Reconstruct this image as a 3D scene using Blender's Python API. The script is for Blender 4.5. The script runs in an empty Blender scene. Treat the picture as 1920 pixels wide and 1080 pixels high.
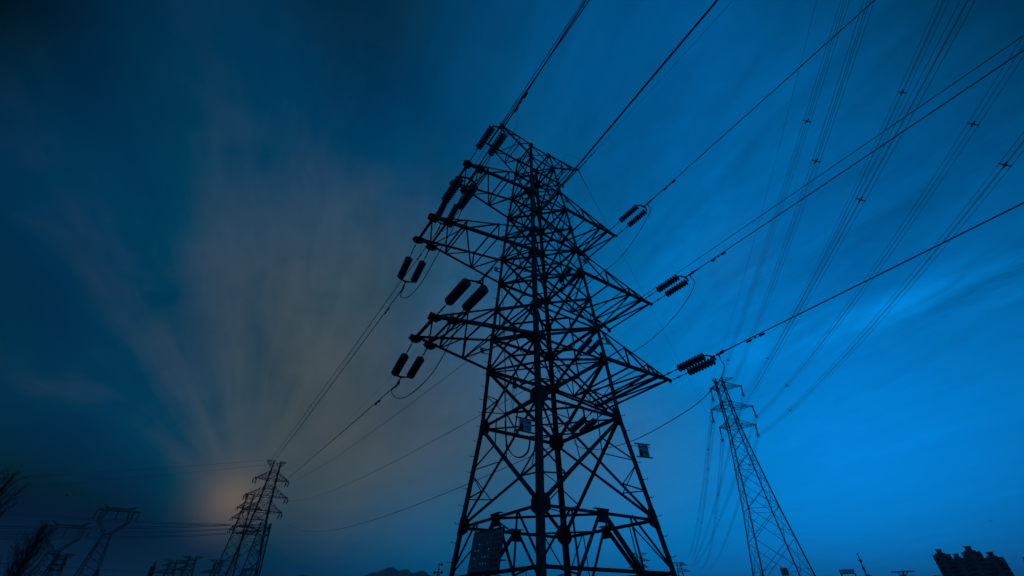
import bpy, math, random
from mathutils import Vector, Matrix
random.seed(7)
SC = bpy.context.scene
COL = SC.collection
R = math.radians

# ------------------------------------------------------------------ camera, sky, sun, exposure
EYE = 1.44
FPX, PITCH, ROLL = 793.7358, R(37.7137), R(.2788)
cp, sp, cr, sr = math.cos(PITCH), math.sin(PITCH), math.cos(ROLL), math.sin(ROLL)
fw = Vector((0, cp, sp)); up0 = Vector((0, -sp, cp)); rt0 = Vector((1, 0, 0))
rt = rt0 * cr - up0 * sr
up = rt0 * sr + up0 * cr
cam = bpy.data.cameras.new('camera')
cam.sensor_width = 36; cam.lens = 36 * FPX / 1920
cam.clip_start = .1; cam.clip_end = 20000
co = bpy.data.objects.new('camera', cam); COL.objects.link(co)
co.matrix_world = Matrix(((rt.x, up.x, -fw.x, 0), (rt.y, up.y, -fw.y, 0), (rt.z, up.z, -fw.z, EYE), (0, 0, 0, 1)))
SC.camera = co

SUN_AZ, SUN_EL = -31.0, 9.3
world = bpy.data.worlds.new('World'); SC.world = world; world.use_nodes = True
#LB
LOBES = [
(-0.698,0.243,0.673, -0.0187,-0.0665,-0.2152),
(-0.545,0.286,0.788, 0.0160,0.0604,0.2020),
(-0.308,0.325,0.894, -0.0031,-0.0204,-0.0940),
(0.003,0.343,0.939, -0.0117,0.0367,0.1170),
(0.313,0.327,0.892, 0.0035,0.0413,0.1238),
(0.549,0.289,0.784, 0.0042,0.0375,0.1143),
(0.702,0.247,0.668, -0.0078,-0.0516,-0.1663),
(-0.742,0.386,0.548, -0.0018,0.0833,0.3034),
(-0.594,0.465,0.657, 0.0046,-0.0190,-0.1310),
(-0.346,0.543,0.765, -0.0213,0.0108,0.0959),
(0.001,0.580,0.814, 0.0137,0.0342,0.0717),
(0.348,0.545,0.763, -0.0127,0.0085,0.0497),
(0.596,0.468,0.653, -0.0064,0.0434,0.1057),
(0.744,0.391,0.542, 0.0111,0.0601,0.1989),
(-0.757,0.515,0.403, 0.0353,-0.0539,-0.3285),
(-0.656,0.595,0.464, -0.0859,-0.0055,0.1986),
(-0.501,0.683,0.531, 0.0895,0.0692,0.0571),
(-0.278,0.759,0.589, 0.0159,0.0238,-0.0321),
(0.000,0.791,0.612, -0.0082,0.0244,0.0960),
(0.278,0.761,0.586, -0.0081,0.0380,0.0682),
(0.501,0.686,0.527, 0.0455,0.1389,0.4090),
(0.656,0.599,0.459, -0.0377,-0.1393,-0.3415),
(0.757,0.519,0.397, 0.0069,0.0466,0.1047),
(-0.746,0.615,0.255, -0.0374,0.0650,0.2701),
(-0.643,0.708,0.292, 0.0592,-0.0685,-0.3490),
(-0.489,0.807,0.332, -0.0796,-0.0373,-0.0291),
(-0.270,0.891,0.365, -0.0544,-0.0268,0.1137),
(-0.001,0.926,0.378, 0.0608,0.1029,0.1230),
(0.268,0.892,0.363, -0.0372,0.0351,0.2699),
(0.486,0.810,0.328, -0.0392,0.0187,0.0740),
(0.641,0.712,0.287, -0.0028,-0.0654,-0.2912),
(0.744,0.620,0.249, 0.0127,0.1912,0.4960),
(-0.724,0.674,0.148, 0.0096,0.0723,0.3041),
(-0.619,0.768,0.168, -0.0147,0.0925,0.4139),
(-0.465,0.865,0.188, 0.1760,0.1381,0.0241),
(-0.255,0.945,0.204, 0.1300,0.0308,-0.2007),
(-0.002,0.978,0.210, -0.0570,-0.1214,-0.2174),
(0.251,0.947,0.202, 0.0864,-0.0281,-0.4094),
(0.461,0.868,0.184, 0.0508,-0.0315,-0.2212),
(0.615,0.771,0.163, 0.0209,0.2024,0.8294),
(0.721,0.678,0.142, 0.0004,-0.0558,0.0404),
(-0.698,0.714,0.059, 0.0604,-0.1523,-0.7699),
(-0.590,0.805,0.065, -0.1497,-0.0048,0.2452),
(-0.439,0.896,0.072, -0.0379,-0.1431,-0.2585),
(-0.238,0.968,0.077, -0.1045,0.0891,0.4043),
(-0.003,0.997,0.078, 0.0378,0.0827,0.1539),
(0.233,0.970,0.075, -0.0486,0.1756,0.6799),
(0.434,0.898,0.069, -0.0484,0.0446,0.2920),
(0.586,0.808,0.061, -0.0136,0.0724,0.1313),
(0.694,0.718,0.053, -0.0248,-0.0313,-0.2993),
]
BASE = (0.0, 0.0, 0.0)
#LE
LOBE_K = 26.0


def build_sky():
    nt = world.node_tree; N = nt.nodes; L = nt.links; N.clear()
    out = N.new('ShaderNodeOutputWorld'); bg = N.new('ShaderNodeBackground')
    bg.inputs['Strength'].default_value = .1
    L.new(bg.outputs[0], out.inputs[0])

    def sock(nd, i, v):
        if hasattr(v, 'is_output'): L.new(v, nd.inputs[i])
        else: nd.inputs[i].default_value = v

    def m(op, a, b=0.0, clamp=False):
        nd = N.new('ShaderNodeMath'); nd.operation = op; nd.use_clamp = clamp
        sock(nd, 0, a); sock(nd, 1, b); return nd.outputs[0]

    def vm(op, a, b=None, s=None):
        nd = N.new('ShaderNodeVectorMath'); nd.operation = op; sock(nd, 0, a)
        if b is not None: sock(nd, 1, b)
        if s is not None: sock(nd, 'Scale', s)
        return nd.outputs['Value' if op in ('DOT_PRODUCT', 'LENGTH') else 'Vector']

    def noise(vec, scale, detail=5, rough=.55, dist=0.0):
        nd = N.new('ShaderNodeTexNoise'); nd.noise_dimensions = '3D'
        L.new(vec, nd.inputs['Vector']); nd.inputs['Scale'].default_value = scale
        nd.inputs['Detail'].default_value = detail; nd.inputs['Roughness'].default_value = rough
        nd.inputs['Distortion'].default_value = dist
        return nd.outputs['Fac']

    def ramp(v, a, b):
        nd = N.new('ShaderNodeMapRange'); nd.interpolation_type = 'SMOOTHSTEP'
        L.new(v, nd.inputs['Value']); nd.inputs['From Min'].default_value = a; nd.inputs['From Max'].default_value = b
        return nd.outputs['Result']

    def comb(x, y, z):
        nd = N.new('ShaderNodeCombineXYZ'); sock(nd, 0, x); sock(nd, 1, y); sock(nd, 2, z); return nd.outputs[0]

    tc = N.new('ShaderNodeTexCoord'); d = vm('NORMALIZE', tc.outputs['Generated'])

    def lobe(c, k):
        return m('EXPONENT', m('MULTIPLY', m('SUBTRACT', vm('DOT_PRODUCT', d, Vector(c).normalized()), 1.0), k))

    sky = N.new('ShaderNodeTexSky'); sky.sky_type = 'NISHITA'; sky.sun_disc = False
    sky.sun_elevation = R(SUN_EL); sky.sun_rotation = R(SUN_AZ)
    sky.dust_density = 3.0
    col = vm('MULTIPLY', sky.outputs[0], (.0002, .0025, .0065))
    # thick evening overcast: broad brightness over the sky, direction by direction
    acc = Vector(BASE)
    acc = comb(*[b * 10 for b in BASE])
    for x, y, z, r_, g_, b_ in LOBES:
        acc = vm('ADD', acc, vm('SCALE', (r_ * 10, g_ * 10, b_ * 10), s=lobe((x, y, z), LOBE_K)))
    acc = vm('MAXIMUM', vm('ADD', acc, vm('SCALE', (.08, .85, 2.3), s=lobe((.25, -.9, .35), 2.8))), (.0, .02, .05))
    # fan of cloud streaks around the hidden sun
    sd = Vector((math.sin(R(SUN_AZ)) * math.cos(R(SUN_EL)), math.cos(R(SUN_AZ)) * math.cos(R(SUN_EL)), math.sin(R(SUN_EL))))
    su = sd.cross(Vector((0, 0, 1))).normalized(); sv = su.cross(sd)
    px_ = vm('DOT_PRODUCT', d, su); py_ = vm('DOT_PRODUCT', d, sv)
    ln = vm('LENGTH', comb(px_, py_, 0.0))
    rr = m('MAXIMUM', ln, .02)
    ang = m('ARCTAN2', py_, px_)
    bend = m('MULTIPLY', m('EXPONENT', m('MULTIPLY', rr, -5.0)), R(17))
    wob = noise(d, 2.0, 3)
    th = m('ADD', m('ADD', ang, bend), m('MULTIPLY', m('SUBTRACT', wob, .5), R(14)))
    cr_ = N.new('ShaderNodeValToRGB'); cr_.color_ramp.interpolation = 'B_SPLINE'
    thw = N.new('ShaderNodeMath'); thw.operation = 'WRAP'; L.new(th, thw.inputs[0]); thw.inputs[1].default_value = 2 * math.pi; thw.inputs[2].default_value = 0
    L.new(m('DIVIDE', thw.outputs[0], R(360), True), cr_.inputs['Fac'])
    el = cr_.color_ramp.elements
    stops = [(0, .5), (40, .55), (62, .66), (84, .74), (101, .40), (109, .46), (118, .86), (126, .05), (136, 1.0), (146, .0), (157, .72), (168, .12), (182, .15), (215, .1), (270, .3), (360, .5)]
    el[0].position = 0; el[1].position = 1
    for p_, v_ in stops[1:-1]:
        e_ = el.new(p_ / 360); e_.color = (v_, v_, v_, 1)
    el[0].color = (.5, .5, .5, 1); el[-1].color = (.5, .5, .5, 1)
    fan = comb(m('MULTIPLY', m('COSINE', th), 2.6), m('MULTIPLY', m('SINE', th), 2.6), m('MULTIPLY', rr, 1.6))
    fine = noise(fan, 3.2, 6, .58, .3)
    puff = noise(d, 5.5, 6, .55, .5)
    st = m('ADD', m('ADD', m('MULTIPLY', cr_.outputs['Color'], .62), m('MULTIPLY', fine, .45)), m('MULTIPLY', m('SUBTRACT', puff, .5), .75))
    st = m('SUBTRACT', st, .56)
    left = m('MULTIPLY', lobe((-.46, .74, .44), 9.5), ramp(rr, .02, .16))
    sl_ = m('MULTIPLY', left, st)
    acc = vm('ADD', vm('SCALE', acc, s=m('ADD', 1.0, m('MULTIPLY', sl_, .22))), vm('SCALE', (.84, .52, .16), s=sl_))
    # glow where the sun sits behind the cloud
    acc = vm('ADD', acc, vm('ADD', vm('SCALE', (1.25, .66, .18), s=lobe(sd, 1000.0)), vm('SCALE', (.34, .15, .0), s=lobe(GLOW_C, 480.0))))
    # wispy texture on a cloud ceiling, drawn out along one wind direction
    sx = N.new('ShaderNodeSeparateXYZ'); L.new(d, sx.inputs[0])
    h = m('ADD', m('MAXIMUM', sx.outputs[2], 0.0), .12)
    cx = m('DIVIDE', sx.outputs[0], h); cy = m('DIVIDE', sx.outputs[1], h)
    wa = R(-24)
    wu = m('ADD', m('MULTIPLY', cx, math.sin(wa)), m('MULTIPLY', cy, math.cos(wa)))
    wv = m('SUBTRACT', m('MULTIPLY', cx, math.cos(wa)), m('MULTIPLY', cy, math.sin(wa)))
    pl = comb(m('MULTIPLY', wu, .42), m('MULTIPLY', wv, 1.7), 0.0)
    pl2 = comb(m('MULTIPLY', wu, .95), m('MULTIPLY', wv, 1.5), 3.0)
    n2 = noise(pl, 1.9, 9, .62, 1.0); n3 = noise(pl, 6.0, 8, .7, .8)
    wis = m('ADD', m('MULTIPLY', m('SUBTRACT', n2, .5), .75), m('ADD', m('MULTIPLY', m('SUBTRACT', n3, .5), .5), m('MULTIPLY', m('SUBTRACT', noise(pl2, 5.5, 8, .68, .6), .5), .55)))
    right = m('ADD', .3, m('MULTIPLY', lobe((.5, .6, .62), 3.0), .8))
    right = m('MULTIPLY', right, m('ADD', .3, m('MULTIPLY', ramp(sx.outputs[2], .2, .6), .7)))
    acc = vm('SCALE', acc, s=m('ADD', 1.0, m('MULTIPLY', wis, right)))
    # one long bright band of cirrus low on the right
    band = m('EXPONENT', m('MULTIPLY', m('POWER', m('ABSOLUTE', vm('DOT_PRODUCT', d, BAND_N)), 2.0), -900.0))
    bm = m('MULTIPLY', m('MULTIPLY', band, lobe(BAND_C, 16.0)), m('ADD', ramp(n2, .3, .62), m('MULTIPLY', m('SUBTRACT', n3, .5), 1.6)))
    acc = vm('ADD', acc, vm('SCALE', (.0, 1.1, 3.2), s=bm))
    fin = vm('MAXIMUM', vm('ADD', col, acc), (0, 0, 0))
    L.new(fin, bg.inputs['Color'])


def ray(x, y):
    """direction of a point of the view, in the world (camera at eye height over the ground)"""
    u = (x - 960) / FPX; v = (540 - y) / FPX
    return rt * u + up * v + fw


_b1, _b2 = ray(1420, 655), ray(1920, 508)
GLOW_C = tuple(ray(418, 905).normalized())
BAND_N = tuple(_b1.cross(_b2).normalized())
BAND_C = tuple(ray(1740, 585).normalized())
build_sky()

sl = bpy.data.lights.new('sun', 'SUN'); sl.energy = .05; sl.angle = R(12); sl.color = (1, .86, .72)
so = bpy.data.objects.new('sun', sl); COL.objects.link(so)
_sd = Vector((math.sin(R(SUN_AZ)) * math.cos(R(SUN_EL)), math.cos(R(SUN_AZ)) * math.cos(R(SUN_EL)), math.sin(R(SUN_EL))))
so.rotation_euler = _sd.to_track_quat('Z', 'Y').to_euler()
vs = SC.view_settings; vs.view_transform = 'Standard'; vs.look = 'None'; vs.exposure = 0; vs.gamma = 1
vs.use_curve_mapping = False


# ------------------------------------------------------------------ materials
def mat(name, base, rough=.6, metal=0.0, var=.25, scale=6.0, trans=0.0, ior=1.5, spec=.4):
    m = bpy.data.materials.new(name); m.use_nodes = True
    nt = m.node_tree; p = nt.nodes['Principled BSDF']
    p.inputs['Roughness'].default_value = rough; p.inputs['Metallic'].default_value = metal
    p.inputs['Transmission Weight'].default_value = trans; p.inputs['IOR'].default_value = ior
    p.inputs['Specular IOR Level'].default_value = spec
    tc = nt.nodes.new('ShaderNodeTexCoord'); nz = nt.nodes.new('ShaderNodeTexNoise')
    nz.inputs['Scale'].default_value = scale; nz.inputs['Detail'].default_value = 6
    nt.links.new(tc.outputs['Object'], nz.inputs['Vector'])
    cr_ = nt.nodes.new('ShaderNodeValToRGB')
    cr_.color_ramp.elements[0].position = .3; cr_.color_ramp.elements[1].position = .7
    cr_.color_ramp.elements[0].color = (*[c * (1 - var) for c in base], 1)
    cr_.color_ramp.elements[1].color = (*[min(1, c * (1 + var)) for c in base], 1)
    nt.links.new(nz.outputs['Fac'], cr_.inputs['Fac']); nt.links.new(cr_.outputs['Color'], p.inputs['Base Color'])
    return m


STEEL = mat('weathered galvanised steel', (.085, .09, .095), .62, .35, .35, 5)
STEEL_FAR = mat('galvanised steel of far towers', (.045, .048, .05), .6, .3, .3, .6)
GLASS = mat('toughened glass insulator', (.05, .09, .11), .18, 0, .1, 3, .5, 1.45, .5)
IRON = mat('cast iron fittings', (.05, .05, .055), .55, .5, .3, 12)
ALU = mat('stranded aluminium', (.22, .23, .24), .45, .9, .15, 20)
RUBBER = mat('black cable sheath', (.02, .02, .022), .5)
ENAMEL = mat('enamelled sign plate', (.78, .79, .80), .5, 0, .08, 4)
INK = mat('black sign lettering', (.02, .02, .025), .5)
BOARD = mat('grey painted notice board', (.36, .37, .38), .6, 0, .25, 3)
CONC = mat('concrete', (.3, .29, .27), .85, 0, .2, 3)
SOIL = mat('dry winter field', (.075, .07, .05), .95, 0, .4, .05)
HILL = mat('wooded hillside', (.05, .06, .045), .95, 0, .35, .004)
BARK = mat('dark bark', (.05, .042, .035), .9, 0, .3, 8)
LEAF = mat('dry winter leaves', (.05, .045, .03), .85, 0, .4, 3)
WALL = mat('rendered apartment wall', (.22, .20, .18), .85, 0, .18, .15)
PANE = mat('dark window glass', (.03, .035, .04), .2, 0, .3, .3, 0, 1.5, .6)
ROOF = mat('grey roof structure', (.20, .19, .18), .8, 0, .2, .3)
BIRD = mat('black feathers', (.02, .02, .02), .7)


# ------------------------------------------------------------------ mesh builder
class MB:
    def __init__(s): s.v = []; s.f = []; s.m = []

    def add(s, vs, fs, mi=0):
        n = len(s.v); s.v += [Vector(v) for v in vs]; s.f += [[n + i for i in f] for f in fs]; s.m += [mi] * len(fs)

    def prism(s, p, q, sec, a, b, mi=0):
        k = len(sec)
        vs = [p + a * x + b * y for x, y in sec] + [q + a * x + b * y for x, y in sec]
        fs = [[i, (i + 1) % k, k + (i + 1) % k, k + i] for i in range(k)] + [list(range(k))[::-1], list(range(k, 2 * k))]
        s.add(vs, fs, mi)

    def frame(s, p, q, n1, n2=None):
        u = (q - p)
        if u.length < 1e-6: return None
        u.normalize(); a = n1 - u * n1.dot(u)
        if a.length < 1e-3:
            a = Vector((0, 0, 1)).cross(u)
            if a.length < 1e-3: a = Vector((1, 0, 0))
        a.normalize(); b = u.cross(a)
        if n2 is not None and b.dot(n2) < 0: b = -b
        return a, b

    def ang(s, p, q, w, n1, n2, t=None):
        """L section: flanges of width w along n1 and n2"""
        fr = s.frame(p, q, n1, n2)
        if not fr: return
        a, b = fr; t = t or max(.008, w * .11)
        s.prism(p, q, [(0, 0), (w, 0), (w, t), (t, t), (t, w), (0, w)], a, b)

    def sq(s, p, q, w, mi=0):
        fr = s.frame(p, q, Vector((.31, .2, .93)))
        if not fr: return
        h = w / 2; s.prism(p, q, [(-h, -h), (h, -h), (h, h), (-h, h)], *fr, mi)

    def box(s, c, ax, ay, az, mi=0):
        c = Vector(c); vs = [c + ax * i + ay * j + az * k for k in (-1, 1) for i, j in ((-1, -1), (1, -1), (1, 1), (-1, 1))]
        s.add(vs, [[3, 2, 1, 0], [4, 5, 6, 7], [0, 1, 5, 4], [1, 2, 6, 5], [2, 3, 7, 6], [3, 0, 4, 7]], mi)

    def plate(s, pts, n, t, mi=0):
        n = n.normalized() * t / 2; k = len(pts)
        vs = [p - n for p in pts] + [p + n for p in pts]
        s.add(vs, [[i, (i + 1) % k, k + (i + 1) % k, k + i] for i in range(k)] + [list(range(k))[::-1], list(range(k, 2 * k))], mi)

    def tube(s, pts, r, k=6, mi=0):
        pts = [Vector(p) for p in pts]; rs = r if isinstance(r, list) else [r] * len(pts)
        u = (pts[1] - pts[0]).normalized(); a = u.orthogonal().normalized(); n0 = len(s.v)
        for i, p in enumerate(pts):
            t = (pts[min(i + 1, len(pts) - 1)] - pts[max(i - 1, 0)]).normalized()
            a = (a - t * a.dot(t)); a = a.normalized() if a.length > 1e-5 else t.orthogonal().normalized()
            b = t.cross(a)
            for j in range(k):
                g = 2 * math.pi * j / k; s.v.append(p + (a * math.cos(g) + b * math.sin(g)) * rs[i])
        for i in range(len(pts) - 1):
            for j in range(k):
                s.f.append([n0 + i * k + j, n0 + i * k + (j + 1) % k, n0 + (i + 1) * k + (j + 1) % k, n0 + (i + 1) * k + j]); s.m.append(mi)
        s.f.append([n0 + j for j in range(k)][::-1]); s.m.append(mi)
        s.f.append([n0 + (len(pts) - 1) * k + j for j in range(k)]); s.m.append(mi)

    def lathe(s, prof, o, u, k=16, mi=0):
        u = u.normalized(); a = u.orthogonal().normalized(); b = u.cross(a); n0 = len(s.v)
        for x, r in prof:
            for j in range(k):
                g = 2 * math.pi * j / k; s.v.append(o + u * x + (a * math.cos(g) + b * math.sin(g)) * r)
        for i in range(len(prof) - 1):
            for j in range(k):
                s.f.append([n0 + i * k + j, n0 + i * k + (j + 1) % k, n0 + (i + 1) * k + (j + 1) % k, n0 + (i + 1) * k + j]); s.m.append(mi)
        s.f.append([n0 + j for j in range(k)][::-1]); s.m.append(mi)
        s.f.append([n0 + (len(prof) - 1) * k + j for j in range(k)]); s.m.append(mi)

    def build(s, name, mats, parent=None, smooth=False):
        o_ = parent.get('_o') if parent is not None else None
        off = Vector(o_) if o_ is not None else (WL.get(parent.name, Vector()) if parent is not None else Vector())
        me = bpy.data.meshes.new(name); me.from_pydata([v - off for v in s.v], [], s.f)
        mats = mats if isinstance(mats, (list, tuple)) else [mats]
        for mm in mats: me.materials.append(mm)
        if len(mats) > 1: me.polygons.foreach_set('material_index', s.m)
        if smooth: me.polygons.foreach_set('use_smooth', [True] * len(me.polygons))
        me.update()
        o = bpy.data.objects.new(name, me); COL.objects.link(o)
        if parent is not None:
            o.parent = parent; WL[o.name] = off
        return o


WL = {}


def tag(o, label=None, cat=None, group=None, kind=None):
    if label: o['label'] = label
    if cat: o['category'] = cat
    if group: o['group'] = group
    if kind: o['kind'] = kind
    return o


def thing(name, label, cat, loc, group=None):
    o = bpy.data.objects.new(name, None); COL.objects.link(o); o.location = loc; o.empty_display_size = .3
    WL[o.name] = Vector(loc)
    return tag(o, label, cat, group)


def single(name, mb, mats, label, cat, group=None, smooth=False):
    """a thing that is one mesh: origin at its first point"""
    o = mb.v[0].copy()
    for v in mb.v: v -= o
    ob = mb.build(name, mats, None, smooth); ob.location = o
    return tag(ob, label, cat, group)


def inst(src, parent, M):
    c = src.copy(); COL.objects.link(c); c.parent = parent; c.matrix_local = M; return c


# ------------------------------------------------------------------ places: points of the view put onto real planes
def azv(a): return Vector((math.sin(R(a)), math.cos(R(a)), 0))


CAMP = Vector((0, 0, EYE))


def on_vplane(x, y, P, az):
    """where the ray meets the vertical plane through P that runs along azimuth az"""
    h = azv(az); n = Vector((h.y, -h.x, 0)); r = ray(x, y)
    t = (P - CAMP).dot(n) / r.dot(n)
    return CAMP + r * t


def at_r(x, y, dist):
    r = ray(x, y); return CAMP + r * (dist / math.hypot(r.x, r.y))


S = .6
TH = -33.502
D_ = azv(TH); E_ = azv(TH + 90); Z_ = Vector((0, 0, 1))
C_ = azv(4.9429) * 30 * S


def W(d, e, z): return C_ + D_ * (d * S) + E_ * (e * S) + Vector((0, 0, z * S + EYE))


def on_e(x, y, e): return on_vplane(x, y, W(0, e, 0), TH)


# ------------------------------------------------------------------ ground and hills
def ground():
    mb = MB(); rings = [0, 30, 100, 300, 900, 2500, 7000]; k = 64
    mb.v.append(Vector((0, 0, 0)))
    for r in rings[1:]:
        for j in range(k): mb.v.append(Vector((r * math.cos(2 * math.pi * j / k), r * math.sin(2 * math.pi * j / k), 0)))
    for j in range(k): mb.f.append([0, 1 + j, 1 + (j + 1) % k]); mb.m.append(0)
    for i in range(len(rings) - 2):
        for j in range(k):
            a = 1 + i * k; b = a + k
            mb.f.append([a + j, b + j, b + (j + 1) % k, a + (j + 1) % k]); mb.m.append(0)
    tag(mb.build('ground', SOIL), 'flat dark open field under the power lines', 'ground', kind='structure')


ground()


def hills():
    peaks = [(735, 1061, 55), (757, 1062, 40), (700, 1071, 70), (790, 1069, 50), (812, 1074, 60), (570, 1075, 50), (602, 1075.5, 40), (655, 1078, 60),
             (890, 1074, 40), (925, 1072, 50), (1055, 1075, 60), (1030, 1077, 50), (1627, 1073, 26), (1648, 1075, 24), (1690, 1076, 45), (1750, 1073, 60), (1700, 1078, 120), (1930, 1076, 60), (1480, 1079, 140), (1280, 1079, 150), (300, 1079, 200), (80, 1080, 200)]
    bumps = []
    for x, y, w in peaks:
        r = ray(x, y); az = math.atan2(r.x, r.y); el = r.z / math.hypot(r.x, r.y)
        y += 2.5; w *= 1.25; r = ray(x, y); el = r.z / math.hypot(r.x, r.y); r2 = ray(x + w, y); bumps.append((az, el, abs(math.atan2(r2.x, r2.y) - az)))
    mb = MB(); na, nr = 420, 14
    for i in range(na + 1):
        az = R(-58 + 116 * i / na)
        el = 0
        for a, e, w in bumps:
            g = e * math.exp(-((az - a) / (w * .9)) ** 2); el = max(el, g)
        el = max(el, .030) * (1 + .010 * math.sin(az * 210) + .006 * math.sin(az * 811 + 1) + .004 * math.sin(az * 1490 + 2))
        for j in range(nr + 1):
            rr = 2800 + 1600 * j / nr
            pr = math.exp(-((rr - 3600) / 420) ** 2)
            if j in (0, nr): pr = 0
            z = 3600 * el * pr * (1 + .03 * math.sin(az * 90 + j * 1.7)) - (2 if j in (0, nr) else 0)
            mb.v.append(Vector((rr * math.sin(az), rr * math.cos(az), z)))
    for i in range(na):
        for j in range(nr):
            a = i * (nr + 1) + j; mb.f.append([a, a + nr + 1, a + nr + 2, a + 1]); mb.m.append(0)
    tag(mb.build('hills', HILL, None, True), 'low line of dark wooded hills on the horizon', 'hills', kind='structure')


hills()

# ------------------------------------------------------------------ the main tower
LV = [(-2.4, 5.26), (1.9, 4.72), (4.56, 4.39), (10.96, 3.59), (15.49, 3.35), (18.36, 3.18), (24.23, 2.78), (27.10, 2.61), (32.77, 2.20), (35.65, 1.92), (39.8, 1.62), (42.33, 1.38)]
zG, zR2, zK, zB, zA0, zA1, zM0, zM1, zU0, zU1, zTB, zT = [z for z, a in LV]


def aw(z):
    for (z0, a0), (z1, a1) in zip(LV, LV[1:]):
        if z <= z1: return a0 + (a1 - a0) * (z - z0) / (z1 - z0)
    return LV[-1][1]


CM = dict(N=(-1, -1), L=(1, -1), R=(-1, 1), F=(1, 1))
FACES = [('N', 'L', -E_), ('N', 'R', -D_), ('L', 'F', D_), ('R', 'F', E_)]


def lp(k, z, ins=0.0):
    m = CM[k]; a = aw(z); return W(m[0] * a, m[1] * a, z)


T0 = thing('transmission_tower', 'tall dark steel lattice tower in the middle, with three wide pairs of arms', 'transmission tower', W(0, 0, zG))


def wleg(z): return .215 - .085 * (z - zG) / (zT - zG)


leg_obj = {}
for k, m in CM.items():
    mb = MB()
    for (z0, a0), (z1, a1) in zip(LV, LV[1:]):
        mb.ang(lp(k, z0), lp(k, z1), wleg(z0), D_ * -m[0], E_ * -m[1], .022)
    leg_obj[k] = mb.build('leg', STEEL, T0)


def gusset(k, z, w, h, bolts=False):
    """folded plate on both faces of a leg; w along the face, h up and down"""
    mb = MB(); m = CM[k]; p = lp(k, z)
    ax = (lp(k, z + .5) - lp(k, z - .5)).normalized()
    for sg, (n, along) in enumerate(((D_ * m[0], E_ * -m[1]), (E_ * m[1], D_ * -m[0]))):
        o = p + n * (.012 + .003 * sg)
        pts = [o + ax * h * .5, o + ax * h * .5 + along * w * .75, o + ax * h * .2 + along * w, o - ax * h * .25 + along * w, o - ax * h * .5 + along * w * .45, o - ax * h * .5]
        mb.plate(pts, n, .016)
        if bolts:
            for i in range(5):
                for j in range(3):
                    c = o + along * (w * (.14 + .27 * j)) + ax * (h * (-.34 + .17 * i)) + n * .018
                    if i == 0 and j == 2: continue
                    mb.box(c, along * .017, ax * .017, n * .014)
    return mb.build('gusset_plate', STEEL, leg_obj[k])


for k in CM:
    gusset(k, zK, .42, .64, True); gusset(k, zB, .47, .68, True)
    for z, w in ((zA0, .46), (zA1, .38), (zM0, .42), (zM1, .34), (zU0, .36), (zU1, .30), (zTB, .22), (zT, .24)):
        gusset(k, z, w, w * 1.1, k == 'N')
    for z in ((zA1 + zM0) / 2, (zM1 + zU0) / 2): gusset(k, z, .27, .34)

# step bolts up two legs
sb = MB(); sb.tube([(0, 0, 0), (.13, 0, 0), (.165, 0, .02), (.175, 0, .06)], .011, 6); sb.lathe([(0, .02), (.02, .02)], Vector((0, 0, 0)), Vector((1, 0, 0)), 6)
proto_step = None
for k, outv in (('L', (-E_ + D_ * .35).normalized()), ('R', (E_ + D_ * -.35).normalized())):
    z = zG + .8; i = 0
    while z < zT - 1:
        ov = outv if i % 2 else (outv + (D_ if k == 'L' else -D_) * .5).normalized()
        M = Matrix.Translation(lp(k, z) - WL[T0.name]) @ Matrix((
            (ov.x, -ov.y, 0, 0), (ov.y, ov.x, 0, 0), (0, 0, 1, 0), (0, 0, 0, 1)))
        if proto_step is None:
            me = bpy.data.meshes.new('step_bolt'); me.from_pydata(sb.v, [], sb.f); me.materials.append(STEEL)
            proto_step = bpy.data.objects.new('step_bolt', me); COL.objects.link(proto_step)
            proto_step.parent = leg_obj[k]; proto_step.matrix_local = M
        else: inst(proto_step, leg_obj[k], M)
        z += 1.05; i += 1

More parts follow.
